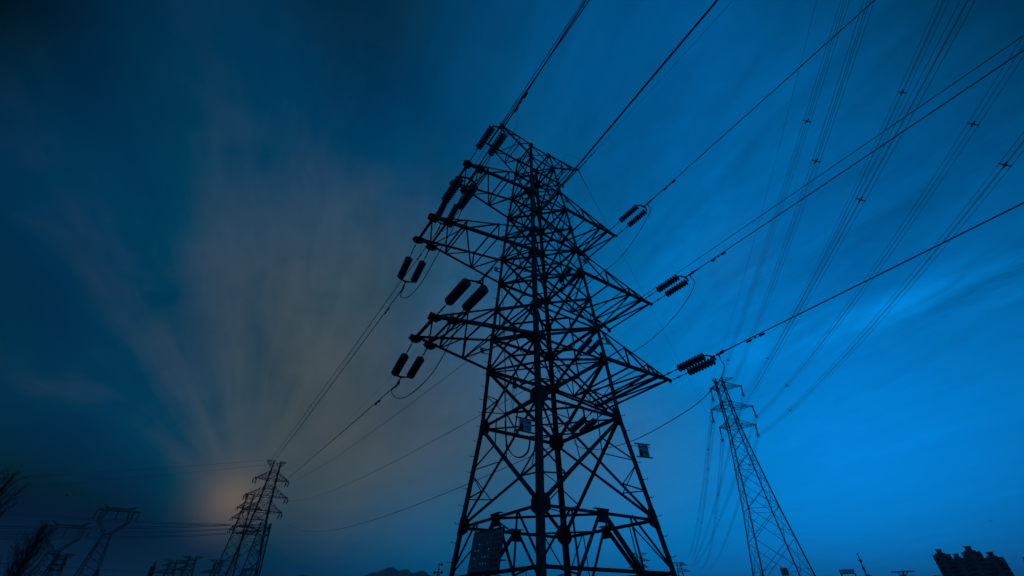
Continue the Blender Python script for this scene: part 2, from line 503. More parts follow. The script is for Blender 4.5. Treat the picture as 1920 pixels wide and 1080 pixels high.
HOR = [zB, zA0, zA1, zM0, zM1, zU0, zU1, zTB, zT]
PAN = [(zK, zB, .11), (zB, zA0, .115), (zA0, zA1, .10), (zA1, (zA1 + zM0) / 2, .105), ((zA1 + zM0) / 2, zM0, .105), (zM0, zM1, .095),
       (zM1, (zM1 + zU0) / 2, .095), ((zM1 + zU0) / 2, zU0, .095), (zU0, zU1, .085), (zU1, zTB, .08), (zTB, zT, .07)]
for ka, kb, n in FACES:
    mb = MB()
    inn = -n
    for z0, z1, w in PAN:
        a0, a1, b0, b1 = lp(ka, z0), lp(ka, z1), lp(kb, z0), lp(kb, z1)
        o1, o2 = inn * .026, inn * .045
        mb.ang(a0 + o1, b1 + o1, w, Vector((0, 0, -1)), inn)
        mb.ang(b0 + o2, a1 + o2, w, Vector((0, 0, -1)), inn)
        if z0 == zK or z0 == zB:
            r = .042; q = z0 == zK
            for s0, s1, t1 in ((a0, b1, a1), (b0, a1, b1)):
                for tt in ((.27, .70) if q else (.3,)):
                    p = s0.lerp(s1, tt) + o2
                    if tt < .5:
                        mb.ang(p, s0.lerp(t1, .5 if q else .55) + o1, r, Z_, inn); mb.ang(p, s0.lerp(t1, .24) + o1, r, Z_, inn)
                    else:
                        f0 = b0 if s0 == a0 else a0
                        mb.ang(p, f0.lerp(s1, .52) + o1, r, Z_, inn)
                        mb.ang(p, s1.lerp(t1, .3) + o1, r, Z_, inn)
    for z in HOR:
        w = .125 if z in (zB, zA0) else .11 if z in (zA1, zM0) else .095
        mb.ang(lp(ka, z) + inn * .066, lp(kb, z) + inn * .066, w, Vector((0, 0, -1)), inn)
    # open base: ring, inverted V to the feet, redundants
    K0, K1 = lp(ka, zK) + inn * .03, lp(kb, zK) + inn * .03
    mid = K0.lerp(K1, .5)
    mb.ang(K0, mid, .10, Vector((0, 0, -1)), inn); mb.ang(mid, K1, .10, Vector((0, 0, -1)), inn)
    along = (K1 - K0).normalized()
    for k_, sg in ((ka, -1), (kb, 1)):
        foot = lp(k_, zG) + inn * .05; top = mid + along * sg * .10 - Z_ * .12
        mb.ang(top, foot, .115, along * sg, inn, .018)
        Kk = K0 if sg < 0 else K1
        r2 = lp(k_, zR2) + inn * .05
        for fr, w in ((.52, .055), (.60, .05)):
            q = mid.lerp(Kk, fr if fr < .56 else .50) + inn * (.03 if fr > .56 else .0)
            if fr < .56: mb.ang(q, r2, w, along, inn)
            else: mb.ang(q, top.lerp(foot, .42) + inn * .03, w, along, inn)
        mb.ang(r2, top.lerp(foot, .42) + inn * .02, .045, Z_, inn)
    A2, B2 = lp(ka, zR2) + inn * .09, lp(kb, zR2) + inn * .09
    mb.ang(A2, B2, .11, Vector((0, 0, -1)), inn)
    fb = mb.build('face_bracing', STEEL, T0)
    g = MB(); c = mid - n * -.02
    g.plate([c + along * x + Z_ * y for x, y in ((-.28, .07), (.28, .07), (.22, -.12), (.24, -.34), (-.24, -.34), (-.22, -.12))], n, .02)
    g.box(mid + Z_ * .085 + inn * .06, along * .3, inn * .09, Z_ * .008)
    for i in range(-2, 3):
        for j in range(3):
            if i: g.box(c + along * (i * .08) - Z_ * (.03 + .1 * j) + n * .018, along * .016, Z_ * .016, n * .014)
    g.build('gusset_plate', STEEL, fb)
# plan bracing
ks = ['N', 'R', 'F', 'L']


def plan_diamond(z, dz):
    mb = MB(); q_ = [lp(ks[i], z).lerp(lp(ks[(i + 1) % 4], z), .5) - Z_ * dz for i in range(4)]
    for i in range(4): mb.ang(q_[i], q_[(i + 1) % 4], .07, Z_ * -1, q_[i] - W(0, 0, z))
    mb.build('plan_bracing', STEEL, T0)


plan_diamond(zK, .05); plan_diamond(zB, .03)
for z in (zA0, zA1, zM0, zM1, zU0, zU1): plan_diamond(z, .12)
for z in (zB, zA0, zA1, zM0, zM1, zU0, zU1):
    mb = MB()
    mb.ang(lp('N', z) - Z_ * .02, lp('F', z) - Z_ * .02, .075, Z_ * -1, E_); mb.ang(lp('L', z) - Z_ * .07, lp('R', z) - Z_ * .07, .075, Z_ * -1, E_)
    mb.build('plan_bracing', STEEL, T0)
for k in CM:
    p = lp(k, zG)
    f1 = MB(); f1.box(Vector((p.x, p.y, .12)), Vector((.35, 0, 0)), Vector((0, .35, 0)), Vector((0, 0, .16))); f1.build('footing', CONC, T0)


def arm(side, z0, z1, E, wn, wf, big):
    kn, kf = ('R', 'F') if side > 0 else ('N', 'L')
    mb = MB(); out = E_ * side; dn = Vector((0, 0, -1))
    rb = {'n': lp(kn, z0), 'f': lp(kf, z0)}; rtp = {'n': lp(kn, z1), 'f': lp(kf, z1)}
    tip = {'n': W(-wn, side * E, z0), 'f': W(wf, side * E, z0)}
    inv = {'n': D_, 'f': -D_}
    ts = (.36, .68, 1 - 1.25 / (E - aw(z0)))
    up_ = {'n': 1, 'f': 1}
    for s_ in 'nf':
        mb.ang(rb[s_] - out * .1, tip[s_], .135, inv[s_], Z_, .016)
        mb.ang(rtp[s_] - out * .1, tip[s_] + Z_ * .06, .085, inv[s_], dn, .01)
        prev_t = rtp[s_]; prev_b = rb[s_]
        for i, t in enumerate(ts):
            b = rb[s_].lerp(tip[s_], t) + inv[s_] * .02; tt = rtp[s_].lerp(tip[s_] + Z_ * .06, t) + inv[s_] * .02
            if t > ts[1] + .01: mb.ang(b, tt, .065, out, inv[s_]); continue
            mb.ang(b, tt, .065, out, inv[s_])
            mb.ang(prev_t + inv[s_] * .035, b + inv[s_] * .015, .065, Z_, inv[s_])
            prev_t = tt
        mb.ang(prev_t + inv[s_] * .015, rb[s_].lerp(tip[s_], ts[2]) + inv[s_] * .03, .06, Z_, inv[s_])
    pb = None
    for i, t in enumerate((0.0,) + ts[:2]):
        n_, f_ = rb['n'].lerp(tip['n'], t), rb['f'].lerp(tip['f'], t)
        if i: mb.ang(n_ + Z_ * .02, f_ + Z_ * .02, .07, out, Z_)
        if pb: mb.ang((pb[0] if i % 2 else pb[1]) + Z_ * .036, (f_ if i % 2 else n_) + Z_ * .036, .07, out, Z_)
        pb = (n_, f_)
        n2, f2 = rtp['n'].lerp(tip['n'], t), rtp['f'].lerp(tip['f'], t)
        if i: mb.ang(n2, f2, .065, out, dn)
    i1 = {s_: rb[s_].lerp(tip[s_], ts[2]) for s_ in 'nf'}
    mb.ang(pb[0] + Z_ * .036, i1['f'] + Z_ * .036, .06, out, Z_); mb.ang(pb[1] + Z_ * .05, i1['n'] + Z_ * .05, .06, out, Z_)
    mb.ang(i1['n'] - Z_ * .02, i1['f'] - Z_ * .02, .11, out, Z_, .016)
    mb.ang(tip['n'] - Z_ * .02, tip['f'] - Z_ * .02, .11, -out, Z_, .016)
    mb.ang(tip['n'] + Z_ * .03, i1['f'] + Z_ * .03, .065, out, Z_)
    a = mb.build('crossarm', STEEL, T0)
    for s_ in 'nf':
        for pnt, kk in ((tip[s_], 1), (i1[s_], 0)):
            g = MB(); q = .31 if big else .20
            sg = -inv[s_]
            c = pnt + sg * .03
            g.plate([c + out * (q * x) + Z_ * (q * y) for x, y in ((-.9, .35), (.55, .5), (.75, -.1), (.35, -.75), (-.35, -.75), (-1.0, -.3))], D_, .02)
            if big:
                c = pnt - Z_ * .045
                g.plate([c + out * (q * x) + sg * (q * y) for x, y in ((-.8, -.9), (.6, -.7), (.8, .3), (.3, .75), (-.4, .75), (-.9, .2))], Z_, .02)
            g.build('tip_plate', STEEL, a)
    return tip, i1


TIPS = {}
for nm, z0, z1, Er, El, wr, wl in (('low', zA0, zA1, 10.35, 10.2, (3.43, 4.2), (1.45, 1.7)), ('mid', zM0, zM1, 11.5, 11.35, (2.68, 3.1), (1.53, 1.4)), ('top', zU0, zU1, 9.1, 8.95, (2.13, 2.28), (1.53, 1.19))):
    TIPS[nm, 1] = arm(1, z0, z1, Er, *wr, False)
    TIPS[nm, -1] = arm(-1, z0, z1, El, *wl, True)


def earth_arm(side):
    kn, kf = ('R', 'F') if side > 0 else ('N', 'L'); out = E_ * side; mb = MB(); E = 5.46
    tip = {'n': W(-1.57, side * E, zT), 'f': W(1.3, side * E, zT)}; inv = {'n': D_, 'f': -D_}; KK = {'n': kn, 'f': kf}
    for s_ in 'nf':
        t0, b0 = lp(KK[s_], zT), lp(KK[s_], zTB)
        mb.ang(t0, tip[s_], .085, inv[s_], Z_ * -1); mb.ang(b0, tip[s_] - Z_ * .05, .09, inv[s_], Z_)
        for t in (.36, .70):
            mb.ang(t0.lerp(tip[s_], t), b0.lerp(tip[s_], t), .06, out, inv[s_])
        mb.ang(t0, b0.lerp(tip[s_], .36), .06, Z_, inv[s_]); mb.ang(t0.lerp(tip[s_], .36), b0.lerp(tip[s_], .70), .06, Z_, inv[s_])
    for t in (.36, .70):
        for z in (zT, zTB):
            mb.ang(lp(kn, z).lerp(tip['n'], t), lp(kf, z).lerp(tip['f'], t), .06, out, Z_)
    for a, b in ((.0, .36), (.36, .70)):
        mb.ang(lp(kn, zTB).lerp(tip['n'], a), lp(kf, zTB).lerp(tip['f'], b), .06, out, Z_)
    mb.ang(tip['n'], tip['f'], .09, -out, Z_)
    a = mb.build('earth_wire_arm', STEEL, T0)
    for s_ in 'nf':
        g = MB(); c = tip[s_] - inv[s_] * .02
        g.plate([c + out * x + Z_ * y for x, y in ((-.16, .08), (.1, .1), (.13, -.05), (.0, -.16), (-.16, -.08))], D_, .02)
        g.build('tip_plate', STEEL, a)
    return tip


ETIP = {1: earth_arm(1), -1: earth_arm(-1)}

# ------------------------------------------------------------------ insulator sets (double tension strings)
SEP = .72
DISC_R, DISC_P, ND = .192, .163, 9


def disc_mesh():
    mb = MB(); o = Vector(); u = Vector((1, 0, 0))
    mb.lathe([(-.01, .03), (.0, .042), (.05, .045), (.065, .028)], o, u, 12, 1)
    mb.lathe([(.05, .05), (.058, .09), (.072, .135), (.095, DISC_R), (.112, DISC_R * .99), (.10, .145), (.098, .13), (.085, .118), (.096, .098), (.082, .08), (.094, .06), (.08, .03)], o, u, 22, 0)
    mb.lathe([(.09, .02), (.165, .018)], o, u, 8, 1)
    me = bpy.data.meshes.new('insulator_disc'); me.from_pydata(mb.v, [], mb.f); me.materials.append(GLASS); me.materials.append(IRON)
    me.polygons.foreach_set('material_index', mb.m); me.polygons.foreach_set('use_smooth', [True] * len(me.polygons)); return me


DISC = disc_mesh()
X0, X1 = 1.12, 1.12 + 9 * DISC_P
XC = 3.06


def link_mesh(mb, x0, x1, y, fat):
    """shackles, links and a turnbuckle between the arm and the first disc"""
    mb.tube([(x0, y, 0), (x1, y, 0)], .016, 6)
    n = 5
    for i in range(n):
        x = x0 + (x1 - x0) * (i + .5) / n
        w = .045 if i == fat else .03
        mb.box((x, y, 0), Vector((.05 if i != fat else .10, 0, 0)), Vector((0, w if i % 2 else .014, 0)), Vector((0, 0, .014 if i % 2 else w)))


SETP = {}


def proto_set():
    lk = []
    for sg in (1, -1):
        mb = MB(); link_mesh(mb, 0, X0, sg * SEP / 2, 2)
        me = bpy.data.meshes.new('hanger_link'); me.from_pydata(mb.v, [], mb.f); me.materials.append(IRON); lk.append(me)
    mb = MB(); h = SEP / 2
    for sg in (1, -1):
        mb.plate([Vector(p) for p in ((X1 + .05, sg * (h + .05), 0), (X1 + .13, sg * (h + .03), 0), (X1 + .27, sg * .0, 0), (X1 + .17, sg * .0, 0))], Z_, .03)
    mb.plate([Vector(p) for p in ((X1 + .14, .07, 0), (X1 + .31, .04, 0), (X1 + .31, -.04, 0), (X1 + .14, -.07, 0))], Z_, .036)
    for sg in (1, -1): mb.tube([(X1 - .03, sg * h, 0), (X1 + .12, sg * h, 0)], .018, 6)
    yk = bpy.data.meshes.new('yoke_plate'); yk.from_pydata(mb.v, [], mb.f); yk.materials.append(IRON)
    mb = MB(); mb.tube([(X1 + .25, 0, 0), (XC - .05, 0, 0)], .018, 6)
    mb.box((X1 + .45, 0, 0), Vector((.07, 0, 0)), Vector((0, .02, 0)), Vector((0, 0, .045)))
    mb.plate([Vector(p) for p in ((X1 + .52, 0, -.05), (X1 + .60, 0, .07), (X1 + .78, 0, .09), (X1 + .80, 0, -.0), (X1 + .70, 0, -.08))], Vector((0, 1, 0)), .03)
    mb.lathe([(0, .022), (.05, .04), (.45, .036), (.75, .026)], Vector((XC - .08, 0, 0)), Vector((1, 0, 0)), 8)
    mb.tube([(XC + .02, 0, 0), (XC + .02, 0, -.10), (XC + .03, 0, -.22)], [.032, .036, .028], 8)
    cl = bpy.data.meshes.new('tension_clamp'); cl.from_pydata(mb.v, [], mb.f); cl.materials.append(ALU)
    SETP.update(lk=lk, yk=yk, cl=cl)


proto_set()
SETF = {}


def newobj(name, me, par, M=None):
    o = bpy.data.objects.new(name, me); COL.objects.link(o); o.parent = par
    if M is not None: o.matrix_local = M
    return o


def string_set(a, b, direc, label):
    """a, b: the two hanging points on the arm; direc: pull direction"""
    c = (a + b) / 2; x = direc.normalized(); y = (a - b); y = (y - x * y.dot(x)).normalized(); z = x.cross(y)
    if z.z < 0: y = -y; z = -z
    o = thing('insulator_set', label, 'insulator set', c, 'double glass insulator strings of the main tower')
    o.matrix_world = Matrix(((x.x, y.x, z.x, c.x), (x.y, y.y, z.y, c.y), (x.z, y.z, z.z, c.z), (0, 0, 0, 1)))
    for i, sg in enumerate((1, -1)):
        l_ = newobj('hanger_link', SETP['lk'][i], o)
        s0 = newobj('disc_string', DISC, o, Matrix.Translation((X0, sg * SEP / 2, 0)))
        # the string's first disc is the part itself, the rest are its discs
        for j in range(1, ND): newobj('insulator_disc', DISC, s0, Matrix.Translation((j * DISC_P, 0, 0)))
    newobj('yoke_plate', SETP['yk'], o); newobj('tension_clamp', SETP['cl'], o)
    return c + x * (XC + .6), c + x * (XC + .02) - z * .22


AZB = -28.6   # where the back span runs
CL = {}
names = {'low': 'lowest', 'mid': 'middle', 'top': 'upper'}
sides = {1: 'right', -1: 'left'}
for (nm, sd_), (tip, i1) in TIPS.items():
    for s_ in 'nf':
        if s_ == 'n': dr = -D_ + Z_ * (.005)
        else: dr = azv(AZB) - Z_ * (.16 if sd_ < 0 else .2)
        lab = 'glass disc strings pulling %s from the %s end of the %s %s arm' % ('forward' if s_ == 'n' else 'away', 'near' if s_ == 'n' else 'far', names[nm], sides[sd_])
        CL[nm, sd_, s_] = string_set(tip[s_] - Z_ * .06, i1[s_] - Z_ * .06, dr, lab)


# ------------------------------------------------------------------ wires
def para(P0, P1, c, n=40, ext=0.0):
    """from P0 through P1 (and on by ext of the way) with curvature c"""
    out = []; h = (P1 - P0); L = math.hypot(h.x, h.y)
    for i in range(n + 1):
        t = i / n * (1 + ext); p = P0 + h * t; p.z += c * (t * L) * (t * L - L); out.append(p)
    return out


def wire(pts, r, label, cat='power line', group=None, m=None, name='power_line', k=6):
    mb = MB(); mb.tube(pts, r, k); return single(name, mb, m or ALU, label, cat, group, True)


RW = .024
AZF = TH + 180
FRONT = {('low', 1): (1920, 380), ('mid', 1): (1920, 94), ('top', 1): (1640, 0), ('low', -1): (1345, 0), ('mid', -1): (1099, 0), ('top', -1): (1105, 0)}
WIREPT = {}
for key, e in FRONT.items():
    P0 = CL[key[0], key[1], 'n'][0]; P0b = P0 + D_ * .5
    P1 = on_vplane(*e, P0, TH)
    WIREPT[key] = (P0b, P1)
    wire(para(P0b, P1, .0003, 60, 90 / (P1 - P0b).length), RW, 'thick conductor running overhead from the %s %s arm of the main tower' % (names[key[0]], sides[key[1]]), group='conductors of the main tower, near span')
# earth wires
for sd_, e in ((1, (1375, 0)), (-1, (1095, 0))):
    P0 = ETIP[sd_]['n']; P1 = on_vplane(*e, P0, TH)
    o = wire(para(P0, P1, .0002, 60, 90 / (P1 - P0).length), .009 if sd_ > 0 else .02, 'thin earth wire running overhead from the %s end of the tower top' % sides[sd_], 'earth wire', 'earth wires of the main tower')
    g = MB(); u = (P1 - P0).normalized()
    for x, w in ((.25, .03), (.5, .02), (.8, .028), (1.2, .02), (1.45, .03), (1.75, .03)): g.box(P0 + u * x, u * .09, u.cross(Z_).normalized() * w, Z_ * w)
    g.tube([P0, P0 + u * 1.9], .016, 5)
    single('wire_clamp', g, IRON, 'string of small clamps holding the earth wire at the %s end of the tower top' % sides[sd_], 'wire clamp')
# communication cable with wound-on grip at the right middle arm
P0 = W(-2.75, 10.1, zM0 + .15); P1 = on_vplane(1920, 66, P0, TH)
wire(para(P0, P1, .0002, 60, 90 / (P1 - P0).length), .017, 'slim black cable running overhead just above the conductor of the right middle arm', 'cable', m=RUBBER, name='communication_cable')
g = MB(); u = (P1 - P0).normalized(); a_ = u.orthogonal().normalized(); b_ = u.cross(a_)
for ph in (0, math.pi):
    q0, q1 = W(-2.75, 10.1, zM0 + .15), W(-.9, 9.2, zM0 - .05)
    uu = (q1 - q0).normalized(); a_ = uu.orthogonal().normalized(); b_ = uu.cross(a_)
    g.tube([q0.lerp(q1, i / 60) + (a_ * math.cos(i * .8 + ph) + b_ * math.sin(i * .8 + ph)) * .028 for i in range(61)], .009, 5)
single('cable_grip', g, IRON, 'twisted spiral grip winding along the right middle arm', 'cable grip')


# jumpers: loops from one clamp to the other under the arm ends
def spline(pts, n=10):
    out = []; P = [pts[0] * 2 - pts[1]] + pts + [pts[-1] * 2 - pts[-2]]
    for i in range(1, len(P) - 2):
        for j in range(n):
            t = j / n; a, b, c, d = P[i - 1], P[i], P[i + 1], P[i + 2]
            out.append(((b * 2) + (c - a) * t + (a * 2 - b * 5 + c * 4 - d) * t * t + (b * 3 - a - c * 3 + d) * t ** 3) * .5)
    return out + [pts[-1]]


JP = {('low', 1): (9.8, [(1358, 690), (1345, 718), (1300, 762), (1215, 813), (1160, 835), (1110, 843), (1082, 836)]),
      ('mid', 1): (10.8, [(1302, 532), (1285, 567), (1240, 620), (1195, 655), (1150, 678), (1105, 690), (1085, 682)]),
      ('top', 1): (8.5, [(1219, 396), (1200, 432), (1170, 475), (1140, 503), (1105, 524), (1080, 532)]),
      ('low', -1): (-9.8, [(873, 585), (828, 672), (800, 712), (765, 742), (744, 746), (734, 733)]),
      ('mid', -1): (-10.7, [(868, 388), (850, 427), (823, 473), (790, 530), (766, 556), (751, 556)]),
      ('top', -1): (-8.4, None)}
for key, (e, pp) in JP.items():
    A, B = CL[key[0], key[1], 'n'][1], CL[key[0], key[1], 'f'][1]
    if pp is None:
        pts = [A] + [A.lerp(B, t) - Z_ * h for t, h in ((.06, .5), (.2, 1.0), (.5, 1.35), (.8, 1.2), (.95, .6))] + [B]
    else:
        pts = [A] + [on_e(x, y, e) for x, y in pp] + [B]
    wire(spline(pts), .018, 'slack jumper loop hanging under the %s %s arm' % (names[key[0]], sides[key[1]]), 'jumper cable', 'jumper loops of the main tower', RUBBER, 'jumper_cable')

# vibration dampers
DM = MB()
DM.tube([(-.26, 0, -.07), (0, 0, -.055), (.26, 0, -.07)], .009, 6)
for x in (-.3, .3): DM.lathe([(-.12, .03), (-.1, .045), (.08, .045), (.12, .028)], Vector((x, 0, -.07)), Vector((1, 0, 0)), 10)
DM.box((0, 0, -.03), Vector((.03, 0, 0)), Vector((0, .022, 0)), Vector((0, 0, .055)))
for x in (-.2, .2): DM.box((x, 0, -.07), Vector((.02, 0, 0)), Vector((0, .02, 0)), Vector((0, 0, .03)))
DMM = bpy.data.meshes.new('vibration_damper'); DMM.from_pydata(DM.v, [], DM.f); DMM.materials.append(IRON)


def damper(P, u, label, s=1.0):
    u = u.normalized(); y = Z_.cross(u).normalized(); z = u.cross(y)
    o = bpy.data.objects.new('vibration_damper', DMM); COL.objects.link(o)
    o.matrix_world = Matrix(((u.x * s, y.x * s, z.x * s, P.x), (u.y * s, y.y * s, z.y * s, P.y), (u.z * s, y.z * s, z.z * s, P.z), (0, 0, 0, 1)))
    tag(o, label, 'vibration damper', 'dumbbell dampers clamped on the conductors')


for key, (x, y) in {('low', 1): (1417, 635), ('mid', 1): (1348, 484), ('top', 1): (1255, 346), ('top', -1): (986, 168), ('mid', -1): (976, 183)}.items():
    a, b = WIREPT[key]; p = on_vplane(x, y, a, TH)
    h = Vector((b.x - a.x, b.y - a.y, 0)); t = ((p - a).x * h.x + (p - a).y * h.y) / h.length_squared
    L = h.length; p = a + (b - a) * t; p.z += .0003 * (t * L) * (t * L - L)
    damper(p - Z_ * .02, b - a, 'dumbbell damper under the near conductor of the %s %s arm' % (names[key[0]], sides[key[1]]))

# ------------------------------------------------------------------ far lattice towers
TIN = {}


def lattice(name, label, cat, base, az_e, lev, arms, legw, brw, earth=None, group=None, sub=1, plan=True, hcols=()):
    """lev: (z, half width) from the ground up; arms: (z, depth, left reach, right reach, rise)"""
    o = thing(name, label, cat, base, group); e = azv(az_e); d = azv(az_e - 90)
    P = lambda x, y, z: Vector(base) + d * x + e * y + Z_ * z

    def a(z):
        for (z0, a0), (z1, a1) in zip(lev, lev[1:]):
            if z <= z1 + 1e-6: return a0 + (a1 - a0) * (z - z0) / (z1 - z0)
        return lev[-1][1]
    for sx, sy in ((-1, -1), (1, -1), (-1, 1), (1, 1)):
        mb = MB()
        for (z0, a0), (z1, a1) in zip(lev, lev[1:]): mb.sq(P(sx * a0, sy * a0, z0), P(sx * a1, sy * a1, z1), legw)
        mb.build('leg', STEEL_FAR, o)
    # panel heights grow with the width
    zs = [lev[-1][0]]
    while zs[-1] > 2:
        zs.append(zs[-1] - max(2 * a(zs[-1]) * .95 / sub, .8))
    zs = [z for z in zs if z > .5] + [0]
    for c0, c1 in (((-1, -1), (1, -1)), ((-1, -1), (-1, 1)), ((1, -1), (1, 1)), ((-1, 1), (1, 1))):
        mb = MB()
        for i in range(len(zs) - 1):
            z1, z0 = zs[i], zs[i + 1]; A, B = a(z0), a(z1)
            p00, p10, p01, p11 = P(c0[0] * A, c0[1] * A, z0), P(c1[0] * A, c1[1] * A, z0), P(c0[0] * B, c0[1] * B, z1), P(c1[0] * B, c1[1] * B, z1)
            mb.sq(p00, p11, brw); mb.sq(p10, p01, brw)
            if i % 2 == 0 and i > 0: mb.sq(p01, p11, brw)
            if A > 1.6:
                for s0, s1, t1, f0 in ((p00, p11, p01, p10), (p10, p01, p11, p00)):
                    q = s0.lerp(s1, .27); mb.sq(q, s0.lerp(t1, .5), brw * .6); mb.sq(s0.lerp(s1, .75), f0.lerp(s1, .5), brw * .6); mb.sq(q, s0.lerp(t1, .25), brw * .6)
        mb.build('face_bracing', STEEL_FAR, o)
    tips = []
    for z, dep, El, Er, rise in arms:
        for sd, E in ((-1, El), (1, Er)):
            if not E: tips.append(None); continue
            mb = MB(); A0, A1 = a(z), a(z + dep); w = .12 * A0; tp = {}
            for sx in (-1, 1):
                tip = P(sx * w, sd * E, z + rise); tp[sx] = tip
                b0, t0 = P(sx * A0, sd * A0, z), P(sx * A1, sd * A1, z + dep)
                mb.sq(b0, tip, brw * 1.3); mb.sq(t0, tip, brw * 1.2)
                pt, pb = t0, b0
                for i in range(1, 4):
                    t = i / 4; b, tt = b0.lerp(tip, t), t0.lerp(tip, t)
                    mb.sq(b, tt, brw * .75); mb.sq(pt, b, brw * .75); pt, pb = tt, b
            for i in range(0, 4):
                t = i / 4; n0, f0 = P(-A0, sd * A0, z).lerp(tp[-1], t), P(A0, sd * A0, z).lerp(tp[1], t)
                n1, f1 = P(-A0, sd * A0, z).lerp(tp[-1], t + .25), P(A0, sd * A0, z).lerp(tp[1], t + .25)
                mb.sq(n0, f0, brw * .75); mb.sq(n0, f1, brw * .7)
            mb.sq(tp[-1], tp[1], legw * 1.1)
            mb.box((tp[-1] + tp[1]) / 2, e * legw * .9, d * (w + legw * .5), Z_ * legw * .7)
            mb.build('crossarm', STEEL_FAR, o); tips.append((tp[-1] + tp[1]) / 2)
    if earth:
        z, El, Er, dep = earth
        for sd, E in ((-1, El), (1, Er)):
            mb = MB(); A1, A0 = a(z), a(z - dep)
            tip = P(0, sd * E, z)
            for sx in (-1, 1):
                t0, b0 = P(sx * A1, sd * A1, z), P(sx * A0, sd * A0, z - dep)
                mb.sq(t0, tip, brw); mb.sq(b0, tip, brw)
                for i in (1, 2): mb.sq(t0.lerp(tip, i / 3), b0.lerp(tip, i / 3), brw * .7)
                mb.sq(t0, b0.lerp(tip, 1 / 3), brw * .7); mb.sq(t0.lerp(tip, 1 / 3), b0.lerp(tip, 2 / 3), brw * .7)
            mb.build('earth_wire_arm', STEEL_FAR, o); tips.append(tip)
    # solid joints where arms meet the legs
    if plan:
        for z, dep, El, Er, rise in arms:
            for zz in (z, z + dep):
                mb = MB(); A = a(zz)
                for sx, sy in ((-1, -1), (1, -1), (-1, 1), (1, 1)): mb.box(P(sx * A, sy * A, zz), e * legw * .9, d * legw * .9, Z_ * legw * 1.4)
                mb.sq(P(-A, -A, zz), P(A, -A, zz), brw); mb.sq(P(-A, A, zz), P(A, A, zz), brw); mb.sq(P(-A, -A, zz), P(-A, A, zz), brw); mb.sq(P(A, -A, zz), P(A, A, zz), brw)
                mb.build('joint_plate', STEEL_FAR, o)
    return o, tips


def prof(px_list, base, az_e):
    """(reach along the arms, height over the ground) of view points on the tower's own arm plane"""
    out = []; e = azv(az_e)
    for x, y in px_list:
        p = on_vplane(x, y, base, az_e); out.append(((p - base).dot(e), p.z))
    return out


def foot(x, dist):
    """ground point under the view column that meets the horizon at x"""
    r = ray(x, 1154); a = math.degrees(math.atan2(r.x, r.y)); p = azv(a) * dist; return Vector((p.x, p.y, 0))


# --- tower on the right
AZS = 13.4
RB = foot(1491, 90); AE = AZS + 90
q = prof([(1335, 713), (1374, 707), (1333, 733), (1390, 725), (1335, 772), (1411, 763), (1351, 806), (1417, 798), (1355, 708)], RB, AE)
zt = (q[0][1] + q[1][1]) / 2
za = [(q[2][1] + q[3][1]) / 2, (q[4][1] + q[5][1]) / 2, (q[6][1] + q[7][1]) / 2]
ax_ = (q[0][0] + q[1][0]) / 2
print('right tower', zt, za, q)
R_half = [(0, 4.25), (za[2] * .52, 2.35), (za[2] - .5, 1.02), (zt, .62)]
RT, rtips = lattice('transmission_tower', 'slender lattice tower on the right with six hanging insulator strings', 'transmission tower', RB, AE, R_half,
                    [(za[0], 1.2, -q[2][0], q[3][0], .3), (za[1], 1.3, -q[4][0], q[5][0], .3), (za[2], 1.3, -q[6][0], q[7][0], .3)], .15, .052, (zt, -q[0][0], q[1][0], 1.0), sub=1)
# number plate on its lower ring
g = MB(); pp = at_r(1471, 1072, 86.5); g.box(pp, azv(AE) * .5, azv(AZS) * .02, Z_ * .5)
single('number_sign', g, BOARD, 'small blank dark plate low on the slender right tower', 'sign')

# suspension strings on it
hang = [(1338, 752), (1394, 743), (1338, 793), (1419, 783), (1355, 828), (1422, 819)]
lv3 = ['upper', 'upper', 'middle', 'middle', 'lowest', 'lowest']; sd2 = ['left', 'right'] * 3
BOT = []
ss = MB()
ss.tube([(0, 0, 0), (0, 0, -.1)], .05, 6, 1)
for i in range(14): ss.lathe([(0, .05), (.03, .15), (.06, .15), (.09, .05), (.14, .05)], Vector((0, 0, -.06 - .066 * i)), Vector((0, 0, -1)) * 1, 8, 0)
SSL = 1.0
for i, (h_, tp) in enumerate(zip(hang, rtips[:6])):
    bp = on_vplane(*h_, tp, AE); L = (tp - bp).length
    mb = MB(); n = 15; u = (bp - tp).normalized()
    prof_ = [(0, .04)]
    for j in range(n):
        x = .15 + (L - .45) * j / n; st_ = (L - .45) / n
        prof_ += [(x, .05), (x + st_ * .25, .14), (x + st_ * .55, .14), (x + st_ * .8, .05)]
    prof_ += [(L - .28, .05)]
    o = thing('insulator_string', 'long insulator string hanging from the %s %s arm of the slender right tower' % (lv3[i], sd2[i]), 'insulator string', tp, 'hanging strings of the right tower')
    mb.lathe(prof_, tp, u, 8); mb.build('disc_stack', IRON, o)
    mb = MB(); c = tp + u * (L - .2)
    for sx in (-1, 1):
        for sy in (-1, 1): mb.sq(c, c + azv(AE) * sx * .3 + Z_ * sy * .28, .09)
    mb.box(c, azv(AE) * .12, azv(AZS) * .12, Z_ * .12); mb.build('suspension_clamp', IRON, o)
    BOT.append(c)

# quad bundles: near span passes overhead to the right, far span sags away
EXIT = [(1575 + 10, 0), (1770, 0), (1630, 0), (1920, 84), (1815, 0), (1920, 264)]
SPN = [[(1512, 226), (1366, 678)], [(1687, 169), (1437, 667)], [(1530, 302)], [(1814, 224), (1471, 713)], [(1610, 370)], [(1876, 302), (1478, 761)]]
BACK = [((1291, 1045), (1322, 880)), ((1296, 1063), (1358, 880)), ((1298, 1045), (1330, 840)), ((1301, 1062), (1345, 960)), ((1310, 1065), (1347, 920)), ((1330, 1068), (1372, 920))]
BACKS = [[(1328, 847), (1311, 983)], [(1343, 980)], [(1329, 882), (1320, 1001)], [(1357, 1007)], [(1342, 912), (1344, 981)], [(1357, 1029)]]
r_side = .014
far_az = 12.9


